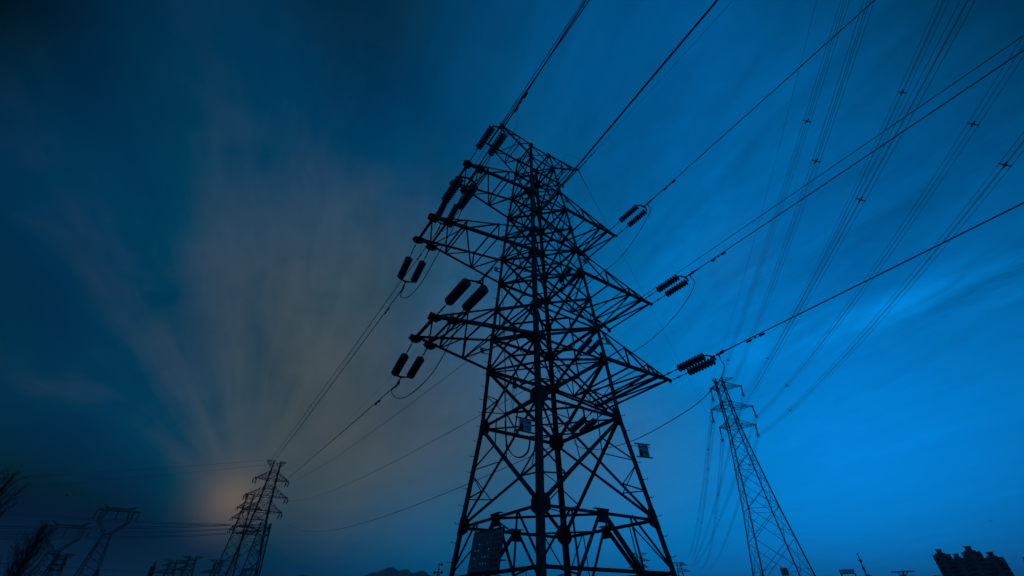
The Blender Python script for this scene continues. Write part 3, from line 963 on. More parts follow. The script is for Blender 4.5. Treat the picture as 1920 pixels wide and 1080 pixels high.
def bundle(paths_c, e_dir, sep, label, spn, rad, up_=Z_, group='four-wire conductor bundles of the right tower'):
    o = thing('conductor_bundle', label, 'conductor bundle', paths_c[0], group)
    for sx in (-1, 1):
        for sy in (-1, 1):
            mb = MB(); mb.tube([p + e_dir * sx * sep / 2 + up_ * sy * sep / 2 for p in paths_c], rad, 5); mb.build('wire', ALU, o, True)
    for c in spn:
        mb = MB(); h = sep / 2
        for sx in (-1, 1):
            for sy in (-1, 1):
                k = c + e_dir * sx * h + up_ * sy * h; mb.sq(c + (k - c) * .35, k, .05); mb.box(k, e_dir * .03, e_dir.cross(up_) * .05, up_ * .03)
        q_ = [c + e_dir * x * h * .38 + up_ * y * h * .38 for x, y in ((-1, -1), (1, -1), (1, 1), (-1, 1))]
        for i in range(4): mb.sq(q_[i], q_[(i + 1) % 4], .06)
        mb.build('spacer', IRON, o)


def on_path(pts, x, y, P, az):
    p = on_vplane(x, y, P, az); h = azv(az); s_ = (p - P).dot(h); best = None
    for a, b in zip(pts, pts[1:]):
        sa, sb_ = (a - P).dot(h), (b - P).dot(h)
        if min(sa, sb_) <= s_ <= max(sa, sb_): return a.lerp(b, (s_ - sa) / (sb_ - sa + 1e-9))
    return None


for i in range(6):
    P0 = BOT[i]; lb = '%s %s arm' % (lv3[i], sd2[i])
    # near span: through the exit point, sag chosen through the first spacer
    P1 = on_vplane(*EXIT[i], P0, AZS); pm = on_vplane(*SPN[i][0], P0, AZS)
    h = P1 - P0; L = math.hypot(h.x, h.y); t = math.hypot((pm - P0).x, (pm - P0).y) / L
    c = (pm.z - (P0.z + h.z * t)) / ((t * L) * (t * L - L)) if abs(t - 1) > .12 else .0012
    c = min(max(c, .0004), .004)
    pts = para(P0, P1, c, 90, 70 / L)
    sp = [on_path(pts, *s_, P0, AZS) for s_ in SPN[i]]
    bundle(pts, azv(AE), .38, 'four thin wires passing overhead from the right tower, %s' % lb, [s for s in sp if s], r_side)
    # far span
    (ex, ey), (mx, my) = BACK[i]
    P1 = at_r(ex, ey, 330); az = math.degrees(math.atan2(P1.x - P0.x, P1.y - P0.y)); pm = on_vplane(mx, my, P0, az)
    h = P1 - P0; L = math.hypot(h.x, h.y); t = (pm - P0).dot(azv(az)) / L
    c = (pm.z - (P0.z + h.z * t)) / ((t * L) * (t * L - L)) if .03 < t < .97 else .0008
    print('back', i, round(t, 2), round(c, 5))
    c = min(max(c, .0002), .0015)
    pts = para(P0, P1, c, 60)
    sp = [on_path(pts, *s_, P0, az) for s_ in BACKS[i]]
    bundle(pts, azv(az + 90), .42, 'four thin wires sagging into the distance from the right tower, %s' % lb, [s for s in sp if s], .02, group='far spans of the right tower')
for i, (tp, e_, b_) in enumerate(zip(rtips[6:8], ((1531, 0), (1700, 0)), ((1284, 1052), (1292, 1052)))):
    if i: continue
    P1 = on_vplane(*e_, tp, AZS); L = (P1 - tp).length
    wire(para(tp, P1, .0008, 60, 70 / L), .012, 'hair-thin earth wire passing overhead from the left tip of the slender right tower', 'earth wire', 'earth wires of the right tower')
    P1 = at_r(*b_, 330); wire(para(tp, P1, .0007, 40), .012, 'hair-thin earth wire sagging into the distance from the slender right tower', 'earth wire', 'earth wires of the right tower')

# --- big tower on the left, where the main line goes
AZL = 59.0
LB = foot(428, 210)
q = prof([(500, 862), (536, 868), (479, 895), (539, 905), (462, 925), (537, 937), (456, 954), (526, 965), (430, 1078)], LB, AZL)
print('left', q)
zt = (q[0][1] + q[1][1]) / 2; za = [(q[i][1] + q[i + 1][1]) / 2 for i in (2, 4, 6)]
ax_ = (q[0][0] + q[1][0]) / 2; print('axis off', ax_)
LT, ltips = lattice('transmission_tower', 'left lattice tower beside the sun glow, nearest of the two overlapping ones', 'transmission tower', LB, AZL,
                    [(0, 6.3), (za[2] * .62, 3.9), (za[2], 2.35), (zt, 1.25)], [(za[0], 3.2, -q[2][0], q[3][0], .2), (za[1], 3.4, -q[4][0], q[5][0], .2), (za[2], 3.6, -q[6][0], q[7][0], .2)], .36, .12, (zt, -q[0][0], q[1][0], 2.6))


def pair(tp, dirs, label, s=1.0, group=None):
    o = thing('insulator_set', label, 'insulator set', tp, group)
    for dr in dirs:
        mb = MB()
        for sg in (-1, 1):
            p = tp + azv(AZL) * sg * .5 * s; mb.lathe([(0, .06), (.5, .07), (.55, .2), (2.6, .2), (2.7, .06)], p, dr, 7)
        mb.build('disc_string', IRON, o)


for i, tp in enumerate(ltips[:6]):
    pair(tp - Z_ * .3, [azv(-118) * .3 * 0 + azv(152) * .6 - Z_ * .35, azv(-30) * .6 - Z_ * .35], 'short insulator strings at the %s %s arm of the left tower' % (lv3[i], sd2[i]), 1, 'insulator strings of the left tower')

# back spans of the main tower to it
BK = {('top', -1): (0, (631, 682)), ('mid', -1): (2, (648, 682)), ('low', -1): (4, (600, 843)), ('top', 1): (1, (700, 808)), ('mid', 1): (3, (700, 885)), ('low', 1): (5, (700, 975))}
for key, (ti, mp) in BK.items():
    P0 = CL[key[0], key[1], 'f'][0] - azv(AZB) * .4; P1 = ltips[ti] - Z_ * .8
    az = math.degrees(math.atan2(P1.x - P0.x, P1.y - P0.y)); pm = on_vplane(*mp, P0, az)
    h = P1 - P0; L = math.hypot(h.x, h.y); t = (pm - P0).dot(azv(az)) / L
    c = (pm.z - (P0.z + h.z * t)) / ((t * L) * (t * L - L)) if .01 < t < .99 else .0009
    print('bk', key, round(L), round(t, 3), round(c, 5), P0, P1)
    c = min(max(c, .0001), .003)
    pts = para(P0, P1, c, 90)
    wire(pts, RW, 'conductor sagging away to the left tower from the %s %s arm' % (names[key[0]], sides[key[1]]), group='conductors of the main tower, far span')
    if key[1] < 0:
        x, y = {'low': (712, 735), 'mid': (728, 571), 'top': (790, 460)}[key[0]]
        p = on_path(pts, x, y, P0, az)
        if p: damper(p - Z_ * .02, pts[2] - pts[0], 'dumbbell damper under the far conductor of the %s %s arm' % (names[key[0]], sides[key[1]]))
for sd_, ti in ((1, 7), (-1, 6)):
    wire(para(ETIP[sd_]['f'], ltips[ti], .0006, 60), .011, 'thin earth wire running to the left tower from the %s end of the tower top' % sides[sd_], 'earth wire', 'earth wires of the main tower')
# thin wire slanting down behind the right tower
P0 = ETIP[1]['n']; P1 = at_r(1425, 962, 190)
wire(para(P0, P1, .00002, 30), .011, 'thin wire slanting down to the right from the tower top', 'earth wire', 'earth wires of the main tower')
g = MB(); u = (P1 - P0).normalized(); g.tube([P0, P0 + u * .5, P0 + u * 1.9], [.03, .035, .02], 6); single('wire_clamp', g, IRON, 'tapered wire grip below the right end of the tower top', 'wire clamp')
for (x, y), lab in (((0, 897), 'faint upper wire crossing to the left edge from the left tower'), ((0, 918), 'faint lower wire crossing to the left edge from the left tower')):
    wire(para(ltips[6 if y < 900 else 7], at_r(x, y, 190), .0002, 40, .3), .03, lab, 'earth wire', 'wires crossing to the left edge')

# --- second left tower, half hidden behind the first
q0 = foot(393, 320)
q = prof([(460, 929), (482, 930), (445, 951), (490, 957), (435, 971), (492, 976), (430, 993), (487, 998)], q0, AZL)
zt = (q[0][1] + q[1][1]) / 2; za = [(q[i][1] + q[i + 1][1]) / 2 for i in (2, 4, 6)]
print('left2', q)
L2, l2tips = lattice('transmission_tower', 'farther lattice tower half hidden behind the left tower', 'transmission tower', q0, AZL,
                     [(0, 6.8), (za[2] * .6, 4.2), (za[2], 2.6), (zt, 1.5)], [(za[0], 3.2, -q[2][0], q[3][0], .2), (za[1], 3.4, -q[4][0], q[5][0], .2), (za[2], 3.6, -q[6][0], q[7][0], .2)], .42, .15, (zt, -q[0][0], q[1][0], 2.6))
for i, tp in enumerate(l2tips[:6]):
    if i % 2 == 0: pair(tp - Z_ * .3, [azv(150) * .6 - Z_ * .4], 'short insulator strings at the %s arm of the farther left tower' % lv3[i], 1, 'insulator strings of the farther left tower')
# --- portal-headed strain tower behind them, where the level bundles end
q0 = foot(445, 260); AZP = 62
q = prof([(437, 984), (503, 984), (437, 1001), (500, 1003)], q0, AZP)
z_ = (q[0][1] + q[1][1]) / 2; z2 = (q[2][1] + q[3][1]) / 2
P3, p3t = lattice('transmission_tower', 'flat-headed strain tower behind the left tower with its wide level head', 'transmission tower', q0, AZP,
                  [(0, 5), (z2, 2.6), (z_ + 1.0, 2.2)], [(z2, 1.6, -q[2][0], q[3][0], .2), (z_ - 1.2, 1.6, -q[0][0], q[1][0], .2)], .34, .15, None)
for i, (y0, y1) in enumerate(((961, 984), (989, 984), (999, 992), (1008.5, 1000))):
    A = on_vplane(434, y1, q0, AZP); B = at_r(0, y0, 175)
    bundle(para(A, B, .0002, 30, .6), Vector((0, 0, 1)), .5, ['highest', 'second highest', 'third highest', 'lowest'][i] + ' dark wire bundle crossing level to the left edge', [], .06, azv(-28), group='level wire bundles at the left edge')


# --- cat-head towers
def cathead(base, az, px_bar, px_peaks, px_waist, px_foot, label, hangs, sname):
    o = thing('transmission_tower', label, 'transmission tower', base); e = azv(az); d = azv(az - 90)
    P = lambda x, y, z: Vector((base.x, base.y, 0)) + d * x + e * y + Z_ * z
    (yl, zl), (yr, zr) = prof(px_bar, base, az); zb = (zl + zr) / 2
    pk = prof(px_peaks, base, az); (wl_, zw), (wr_, zw2) = prof(px_waist, base, az); zw = (zw + zw2) / 2
    cx_ = (yl + yr) / 2; half = (yr - yl) / 2; ww = (wr_ - wl_) / 2; fwid = px_foot
    yl, yr = cx_ - half, cx_ + half; wc = (wl_ + wr_) / 2
    b = .11; lw = .2; dd = .9
    for sx, sy in ((-1, -1), (1, -1), (-1, 1), (1, 1)):
        mb = MB(); mb.sq(P(sx * fwid, wc + sy * fwid, 0), P(sx * ww * .8, wc + sy * ww, zw), lw); mb.build('leg', STEEL_FAR, o)
    n = 11
    for f in range(4):
        c0, c1 = (((-1, -1), (1, -1)), ((1, -1), (1, 1)), ((1, 1), (-1, 1)), ((-1, 1), (-1, -1)))[f]
        mb = MB()
        for i in range(n):
            t0, t1 = 1 - (1 - i / n) ** 1.0, 1 - (1 - (i + 1) / n) ** 1.0
            A0, A1 = fwid + (ww - fwid) * t0, fwid + (ww - fwid) * t1
            mb.sq(P(c0[0] * A0, wc + c0[1] * A0, zw * t0), P(c1[0] * A1, wc + c1[1] * A1, zw * t1), b)
            mb.sq(P(c1[0] * A0, wc + c1[1] * A0, zw * t0), P(c0[0] * A1, wc + c0[1] * A1, zw * t1), b)
        mb.sq(P(c0[0] * ww, wc + c0[1] * ww, zw), P(c1[0] * ww, wc + c1[1] * ww, zw), b * 1.5)
        mb.build('face_bracing', STEEL_FAR, o)
    hb = .9
    for sd in (-1, 1):
        mb = MB(); ky, kz = cx_ * .5 + wc * .5 + sd * half * .74, zw + (zb - zw) * .52; ty = cx_ + sd * half * .52
        for sx in (-1, 1):
            in0, out0 = P(sx * dd, wc + sd * ww * .1, zw), P(sx * dd, wc + sd * ww, zw)
            in1, out1 = P(sx * dd * .8, ky - sd * .9, kz), P(sx * dd * .8, ky, kz)
            in2, out2 = P(sx * dd, ty - sd * .3, zb), P(sx * dd, ty + sd * 1.6, zb)
            for p, q_ in ((in0, in1), (out0, out1), (in1, in2), (out1, out2)): mb.sq(p, q_, lw * .8)
            for p0, p1, q0_, q1 in ((in0, in1, out0, out1), (in1, in2, out1, out2)):
                for i in range(6): mb.sq(p0.lerp(p1, i / 6), q0_.lerp(q1, (i + 1) / 6), b * .8) if i % 2 else mb.sq(q0_.lerp(q1, i / 6), p0.lerp(p1, (i + 1) / 6), b * .8)
        mb.build('window_frame_post', STEEL_FAR, o)
    mb = MB()
    for sx in (-1, 1):
        T = lambda y: P(sx * dd, y, zb + hb)
        mb.sq(P(sx * dd * .3, yl, zb + .3), P(sx * dd * .3, yr, zb + .3), b * .1)
        mb.sq(P(sx * dd, yl + half * .22, zb), P(sx * dd, yr - half * .22, zb), lw * .8); mb.sq(T(cx_ - half * .62), T(cx_ + half * .62), lw * .7)
        for sd in (-1, 1):
            tip = P(sx * .1, cx_ + sd * half, zb + .1)
            mb.sq(P(sx * dd, cx_ + sd * half * .7, zb), tip, lw * .8); mb.sq(T(cx_ + sd * half * .62), tip, lw * .6)
        nn = 14
        for i in range(nn):
            y0, y1 = cx_ - half * .62 + half * 1.24 * i / nn, cx_ - half * .62 + half * 1.24 * (i + 1) / nn
            mb.sq(P(sx * dd, y0, zb), T(y1), b * .8) if i % 2 else mb.sq(T(y0), P(sx * dd, y1, zb), b * .8)
    mb.build('crossarm', STEEL_FAR, o)
    for sd, (py, pz) in zip((-1, 1), pk):
        mb = MB(); tip = P(0, py, pz)
        for sx in (-1, 1):
            for off in (.46, .60): mb.sq(P(sx * dd * .6, cx_ + sd * half * off, zb + hb), tip, b)
        mb.build('earth_peak', STEEL_FAR, o)
    out = []
    for (tx, hx), nm in zip(hangs, ('left', 'middle', 'right')):
        a_, c_ = on_vplane(*tx, P(0, 0, 0), az), on_vplane(*hx, P(0, 0, 0), az)
        c_ = Vector((a_.x, a_.y, c_.z)) * 0 + Vector((a_.x, a_.y, min(c_.z, a_.z - 2)))
        mb = MB(); mb.lathe([(0, .06), (.2, .17), ((a_ - c_).length - .3, .17), ((a_ - c_).length, .3), ((a_ - c_).length + .3, .25)], a_, c_ - a_, 6)
        single('insulator_string', mb, IRON, '%s hanging insulator string under the %s' % (nm, sname), 'insulator string', 'hanging strings of the cat-head towers')
        out.append(c_)
    return out


cb = foot(110, 250)
c1 = cathead(cb, 62, [(182, 955.5), (262, 961)], [(197, 945.5), (260, 950)], [(194, 1001), (208.5, 1002)], 4.4, 'cat-head lattice tower with two raised horns, the taller of the pair at lower left',
             [((183, 956), (175, 971)), ((223, 958), (215, 974)), ((262, 961), (254, 976))], 'taller cat-head tower')
cb2 = foot(15, 290)
c2 = cathead(cb2, 64, [(88, 985), (170, 993.5)], [(99, 975), (172, 979.5)], [(93, 1033), (112, 1034)], 4.6, 'cat-head lattice tower behind the leafless poplar at lower left',
             [((90, 985), (84, 1000)), ((127, 990), (119, 1005)), ((170, 993.5), (162, 1007))], 'cat-head tower behind the poplar')
for i, (p, e_) in enumerate(zip(c1, ((318, 1047), (330, 1046), (336, 1044)))):
    wire(para(p, at_r(*e_, 480), .0002, 30), .05, 'faint wire sloping down from the %s string of the taller cat-head tower' % ('left', 'middle', 'right')[i], group='spans of the cat-head towers')
for i, (p, e_) in enumerate(zip(c2, ((268, 1071), (290, 1066), (300, 1062)))):
    wire(para(p, at_r(*e_, 480), .00022, 30), .05, 'faint wire running right from the %s string of the cat-head tower behind the poplar' % ('left', 'middle', 'right')[i], group='spans of the cat-head towers')
A, B = at_r(-20, 1055, 120), at_r(470, 1079, 200)
wire(para(A, B, .0001, 30, .1), .055, 'thick dark line crossing low over the bottom left corner', 'power line')
A, B = at_r(-20, 1071, 130), at_r(300, 1082, 210)
wire(para(A, B, .0001, 30, .1), .04, 'fainter low line just above the bottom left corner', 'power line')


# --- small distant towers
def small(label, x_foot, dist, az, top, arms, w0, w1, bw, earthE=None, flare=None):
    b = foot(x_foot, dist); z = prof([top], b, az)[0][1]; AR = []
    for xl, xr, y, dep in arms:
        (l, zl), (r, zr) = prof([(xl, y), (xr, y)], b, az); AR.append(((zl + zr) / 2, dep, max(-l, 0), max(r, 0), .1))
    return lattice('transmission_tower', label, 'transmission tower', b, az, [(0, w0), (min(a_[0] for a_ in AR), w1 * 1.5), (z, w1)], AR, bw, bw * .55, (z, earthE, earthE, 2.0) if earthE else None, sub=1)


FG = 'small towers along the horizon'
small('small hazy tower with one right-hand loop, left of the small trio', 285, 420, 64, (318, 1050), [(305, 330, 1061, 1.6), (286, 320, 1074, 2)], 5.5, 1.6, .3, 6.5)
small('small dark tower in the middle of the small trio at lower left', 320, 380, 64, (355, 1043), [(335, 362, 1057, 2), (328, 361, 1069, 2.2)], 6, 1.7, .3, 6.0)
small('small hazy tower at the right of the small trio, beside the left tower', 375, 420, 64, (404, 1050), [(397, 415, 1062, 1.6), (376, 410, 1074, 2)], 5.5, 1.6, .3, 6.5)
small('small double-circuit tower behind the poplar at the left edge', 55, 330, 62, (118, 1038.5), [(105, 124, 1050, 2), (100, 122, 1059, 2), (96, 116, 1069, 2)], 5, 1.6, .28, 5)
small('small far tower under the left tower, at its right foot', 440, 520, 62, (465, 1066), [(456, 473, 1071, 2)], 5, 1.6, .3, 5)
small('small hazy tower seen through the right leg of the main tower', 1212, 300, 103, (1204, 1037), [(1188, 1218, 1052, 1.8), (1180, 1216, 1064, 2)], 4.2, 1.3, .2, 6.2)
small('tiny far tower where the wires of the right line come down', 1292, 330, 103, (1283, 1054), [(1277, 1290, 1060, 1.5), (1276, 1295, 1071.5, 1.6)], 3.2, .9, .17, 3.8)

# --- masts and poles


def mast(name, label, cat, x_foot, dist, top, r0, extra):
    b = foot(x_foot, dist); rr_ = ray(*top); z = prof([top], b, math.degrees(math.atan2(rr_.x, rr_.y)) + 90)[0][1]
    mb = MB(); mb.tube([b, b + Z_ * z], [r0 * 1.5, r0], 6); o = thing(name, label, cat, b); mb.build('pole', STEEL_FAR, o); extra(o, b, z); return o


def ex_round(o, b, z):
    mb = MB(); mb.lathe([(0, .3), (.3, 1.0), (3.0, 1.0), (3.4, .2), (5.2, .08)], b + Z_ * (z - 4.4), Z_, 10); mb.build('antenna_drum', STEEL_FAR, o)
    mb = MB()
    for i in range(9):
        for sx in (-1, 1): mb.sq(b + Vector((sx * .9, 0, i * z * .1)), b + Vector((-sx * .9, 0, (i + 1) * z * .1)), .2)
    for sx in (-1, 1): mb.sq(b + Vector((sx * 1.2, 0, 0)), b + Vector((sx * .8, 0, z * .92)), .3)
    mb.build('lattice_side', STEEL_FAR, o)


mast('antenna_mast', 'dark-topped mast standing left of the small trio of towers', 'mast', 249, 260, (284, 1055), .3, ex_round)
mast('antenna_mast', 'dark-topped mast beside the foot of the taller cat-head tower', 'mast', 142, 260, (193, 1069), .3, ex_round)


def ex_dish(o, b, z):
    for dx, dz in ((1.6, -.6), (-2.2, -4.6), (1.9, -4.6)):
        mb = MB(); mb.lathe([(-.4, .5), (-.2, .8), (.3, .8), (.5, .3)], b + Vector((dx, 0, z + dz)), Vector((.3, -1, 0)), 10); mb.build('dish', IRON, o)
        mb2 = MB(); mb2.sq(b + Z_ * (z + dz), b + Vector((dx, 0, z + dz)), .25); mb2.build('bracket', STEEL_FAR, o)
    mb = MB()
    for k in (3.2, 5.6): mb.lathe([(0, .8), (.3, .8)], b + Z_ * (z - k), Z_, 8)
    mb.build('ring', STEEL_FAR, o)
    mb = MB()
    for sx in (-1, 1): mb.sq(b + Vector((sx * 1.4, 0, 0)), b + Vector((sx * .7, 0, z - 4)), .25)
    mb.build('side_rail', STEEL_FAR, o)


mast('radio_mast', 'small mast with round dishes at the left foot of the main tower', 'mast', 815, 300, (822.5, 1056), .3, ex_dish)


def ex_ins(o, b, z):
    for k in (.6, 2.0, 3.4, 4.8, 6.2):
        mb = MB(); mb.lathe([(0, .1), (.2, .24), (.5, .24), (.8, .1)], b + Z_ * (z - 1.2 - k), Z_, 8); mb.build('insulator_ring', STEEL_FAR, o)
    mb = MB()
    for k in (1.4, 4.3): mb.sq(b + Vector((-.42, 0, z - k)), b + Vector((.42, 0, z - k)), .1)
    mb.build('crossbar', STEEL_FAR, o)


mast('pole', 'slanting spiky mast left of the apartment blocks', 'pole', 1657, 130, (1618.5, 1036), .1, ex_ins)


def ex_t(o, b, z):
    mb = MB(); mb.box(b + Z_ * (z - .1), Vector((2.6, -2.2, 0)), Vector((.12, .15, 0)), Z_ * .16); mb.build('crossbar', STEEL_FAR, o)
    mb = MB(); mb.sq(b + Z_ * (z - 1.6), b + Vector((1.2, -1, z - .2)), .18); mb.sq(b + Z_ * (z - 1.6), b + Vector((-1.2, 1, z - .2)), .18); mb.build('strut', STEEL_FAR, o)


mast('pole', 'T-shaped pole in front of the far hills, left of the apartment blocks', 'pole', 1731, 230, (1686, 1071.5), .3, ex_t)
mast('pole', 'thin upright post seen between the legs of the main tower', 'pole', 988, 120, (988, 1066), .1, lambda o, b, z: None)
g0 = foot(1622, 200)
o = thing('gantry', 'low flat-topped gantry beside the slanting mast', 'gantry', g0)
(l, zl), (r, zr) = prof([(1576, 1076), (1604, 1075)], g0, 120); ea = azv(120)
mb = MB()
for yy in (l, r): mb.sq(g0 + ea * (yy * .8), g0 + ea * yy * .92 + Z_ * zl, .35)
mb.build('post', STEEL_FAR, o)
mb = MB(); n = 8
for i in range(n):
    p0, p1 = g0 + ea * (l + (r - l) * i / n) + Z_ * zl, g0 + ea * (l + (r - l) * (i + 1) / n) + Z_ * zl
    mb.sq(p0, p1, .2); mb.sq(p0 + Z_ * 1.0, p1 + Z_ * 1.0, .2); mb.sq(p0, p1 + Z_ * 1.0, .14); mb.sq(p0 + Z_, p0, .14)
mb.build('beam', STEEL_FAR, o)

# ------------------------------------------------------------------ apartment blocks
WINM = {}


def block(xl, xr, yt, dist, crown, label):
    rl, rr_ = ray(xl, yt), ray(xr, yt)
    a0, a1 = math.atan2(rl.x, rl.y), math.atan2(rr_.x, rr_.y); az = (a0 + a1) / 2
    w = dist * (a1 - a0); h = EYE + dist * (rl.z / math.hypot(rl.x, rl.y)); dp = 16
    c = Vector((math.sin(az) * (dist + dp / 2), math.cos(az) * (dist + dp / 2), 0))
    o = thing('apartment_block', label, 'apartment block', c, 'apartment blocks at lower right')
    e = Vector((math.cos(az), -math.sin(az), 0)); d = Vector((math.sin(az), math.cos(az), 0))
    B = lambda y, x, z: c + e * y + d * x + Z_ * z
    mb = MB()
    for y0, y1, x0 in ((-.5, -.19, 0), (-.19, -.12, 1.6), (-.12, .12, .8), (.12, .19, 1.6), (.19, .5, 0)):
        yc, hw = (y0 + y1) / 2 * w, (y1 - y0) / 2 * w
        mb.box(B(yc, x0 / 2, h / 2), e * hw, d * (dp / 2 - x0 / 2), Z_ * (h / 2 - x0 * .12))
    wall = mb.build('wall', WALL, o)
    rf = MB(); rf.box(B(0, 0, h + .25), e * (w * .49), d * (dp * .48), Z_ * .25)
    for k, (sx, hz) in enumerate(crown):
        z0 = h + .5 + sum(c_[1] for c_ in crown[:k])
        rf.box(B(-w * .02, 0, z0 + hz / 2), e * (w * sx / 2), d * (dp * sx / 2), Z_ * hz / 2)
    z0 = h + .5 + sum(c_[1] for c_ in crown)
    rf.box(B(-w * .02, 0, z0 + .25), e * (w * crown[-1][0] * .62), d * (dp * .25), Z_ * .25)
    rf.build('roof', ROOF, o)
    floors = int(h / 3.1)
    if 'm' not in WINM:
        wm = MB(); wm.box((0, 0, 0), Vector((1.0, 0, 0)), Vector((0, .12, 0)), Vector((0, 0, .75)))
        me = bpy.data.meshes.new('window'); me.from_pydata(wm.v, [], wm.f); me.materials.append(PANE); WINM['m'] = me
    rot = Matrix(((e.x, d.x, 0, 0), (e.y, d.y, 0, 0), (0, 0, 1, 0), (0, 0, 0, 1)))
    n = 0
    for fl in range(floors - 1, max(floors - 15, 0), -1):
        for yy in (-.43, -.345, -.26, .26, .345, .43):
            if n >= 96: break
            p = B(yy * w, -dp / 2 - .03, fl * 3.1 + 1.7)
            ob = bpy.data.objects.new('window', WINM['m']); COL.objects.link(ob); ob.parent = o
            ob.matrix_local = Matrix.Translation(p - WL[o.name]) @ rot; n += 1
    return o


block(1802, 1840, 1037, 560, ((.60, 1.3), (.32, 2.6)), 'tallest apartment block, in the middle of the group')
block(1748, 1783, 1041.5, 580, ((.55, 1.3), (.3, 2.4)), 'leftmost apartment block of the group, standing a little apart')
block(1783, 1812, 1048.5, 640, ((.55, 1.3), (.32, 2.2)), 'narrow apartment block tucked between the leftmost and the tallest')
block(1843, 1883, 1047.5, 570, ((.55, 1.4), (.3, 2.3)), 'right apartment block of the group, lower than the tallest')
block(1917, 1952, 1046.0, 600, ((.6, 1.3), (.32, 2.3)), 'apartment block cut off by the right edge of the view')


# ------------------------------------------------------------------ trees
def twig(mb, lf, p, dr, L, r, lev, curl, leafy):
    n = 4; pts = [p]; d = dr.normalized()
    for i in range(n):
        d = (d + Vector((random.gauss(0, .10), random.gauss(0, .10), random.gauss(0, .06) + curl))).normalized(); pts.append(pts[-1] + d * L / n)
    mb.tube(pts, [r * (1 - .7 * i / n) for i in range(n + 1)], 4 if lev else 5)
    if lev > 0:
        for i in range(3 + (lev > 1)):
            t = random.uniform(.25, 1); k = min(int(t * n), n - 1); q_ = pts[k].lerp(pts[k + 1], t * n - k)
            s = Vector((random.gauss(0, 1), random.gauss(0, 1), random.gauss(0, .5)))
            twig(mb, lf, q_, d + s * .42, L * random.uniform(.38, .6), r * .5, lev - 1, curl, leafy)
    if leafy and lev <= 1:
        for i in range(leafy):
            t = random.uniform(.3, 1); k = min(int(t * n), n - 1); q_ = pts[k].lerp(pts[k + 1], t * n - k)
            a = Vector((random.gauss(0, 1), random.gauss(0, 1), random.gauss(0, 1))).normalized(); b = a.orthogonal().normalized(); s = random.uniform(.012, .026) * LS
            lf.add([q_, q_ + a * s + b * s * .5, q_ + a * s * 2.2, q_ + a * s - b * s * .5], [[0, 1, 2, 3]])


LS = 1.0


def poplar():
    global LS
    b = foot(-15, 42); top = prof([(104, 986)], b, 58)[0][1]
    o = thing('poplar_tree', 'slim leafless poplar with upswept branches at lower left', 'tree', b)
    tr = MB(); pts = [b + Vector((math.sin(i * .9) * .05, 0, top * i / 12)) for i in range(13)]
    tr.tube(pts, [.16 * (1 - i / 13.5) + .012 for i in range(13)], 7); tr.build('trunk', BARK, o)
    mb = MB(); lf = MB(); LS = 1.1
    for i in range(180):
        t = random.uniform(.18, .98); z = top * t; g = random.uniform(0, 2 * math.pi)
        L = (.35 + 1.35 * min(1, (1 - t) * 2.2)) * random.uniform(.55, 1.1)
        twig(mb, lf, b + Z_ * z, Vector((math.cos(g) * .62, math.sin(g) * .62, 1.0)), L, .012, 2 if L > .7 else 1, .10, 1)
    n = mb.build('branch', BARK, o); tag(n, kind='stuff')
    c = lf.build('crown', LEAF, o); tag(c, kind='stuff')


poplar()


def edge_tree():
    global LS
    b = foot(-330, 26); o = thing('bare_tree', 'bare tree reaching in at the left edge with fine twigs', 'tree', b)
    cpt = at_r(-55, 985, 26); h = cpt.z
    tr = MB(); top = Vector((b.x + (cpt.x - b.x) * .9, b.y + (cpt.y - b.y) * .9, h))
    tr.tube([b, b.lerp(top, .4) + Vector((0, 0, h * .1)), top], [.2, .15, .07], 7); tr.build('trunk', BARK, o)
    mb = MB(); lf = MB(); LS = 1.0
    tg = [(36, 884), (30, 893), (20, 888), (8, 880), (34, 900), (28, 906), (44, 919), (36, 930), (26, 948), (10, 962), (2, 966), (22, 936), (14, 910), (5, 925), (30, 915), (18, 953), (38, 924), (24, 897)]
    for x, y in tg:
        x *= .88
        e_ = at_r(x, y, 26 + random.uniform(-1, 1)); s = at_r(x * .3 - 55, 985 - (985 - y) * .25, 26 + random.uniform(-.7, .7))
        p0 = top.lerp(s, .2)
        mid = s.lerp(e_, .45) - Z_ * .25
        pts = spline([top, s, mid, e_], 5)
        mb.tube(pts, [.035 * (1 - .85 * i / (len(pts) - 1)) + .004 for i in range(len(pts))], 5)
        for i in range(15):
            k = random.randint(len(pts) // 3, len(pts) - 2); q_ = pts[k].lerp(pts[k + 1], random.random()); d = (pts[k + 1] - pts[k]).normalized()
            twig(mb, lf, q_, d + Vector((random.gauss(0, .4), random.gauss(0, .4), random.gauss(.05, .35))), random.uniform(.15, .42), .006, 1, .05, 1)
    tag(mb.build('branch', BARK, o), kind='stuff'); tag(lf.build('crown', LEAF, o), kind='stuff')


edge_tree()

# ------------------------------------------------------------------ signs on the main tower


def text_part(txt, size, c, ex, ey, par, name='lettering'):
    cu = bpy.data.curves.new(name, 'FONT'); cu.body = txt; cu.size = size; cu.align_x = 'CENTER'; cu.align_y = 'CENTER'; cu.extrude = .002; cu.offset = size * .012
    ob = bpy.data.objects.new(name, cu); COL.objects.link(ob)
    dg = bpy.context.evaluated_depsgraph_get(); me = bpy.data.meshes.new_from_object(ob.evaluated_get(dg))
    bpy.data.objects.remove(ob); me.materials.clear(); me.materials.append(INK)
    o = bpy.data.objects.new(name, me); COL.objects.link(o); o.parent = par
    n = ex.cross(ey); p = c - WL[par.name]
    o.matrix_local = Matrix(((ex.x, ey.x, n.x, p.x), (ex.y, ey.y, n.y, p.y), (ex.z, ey.z, n.z, p.z), (0, 0, 0, 1)))


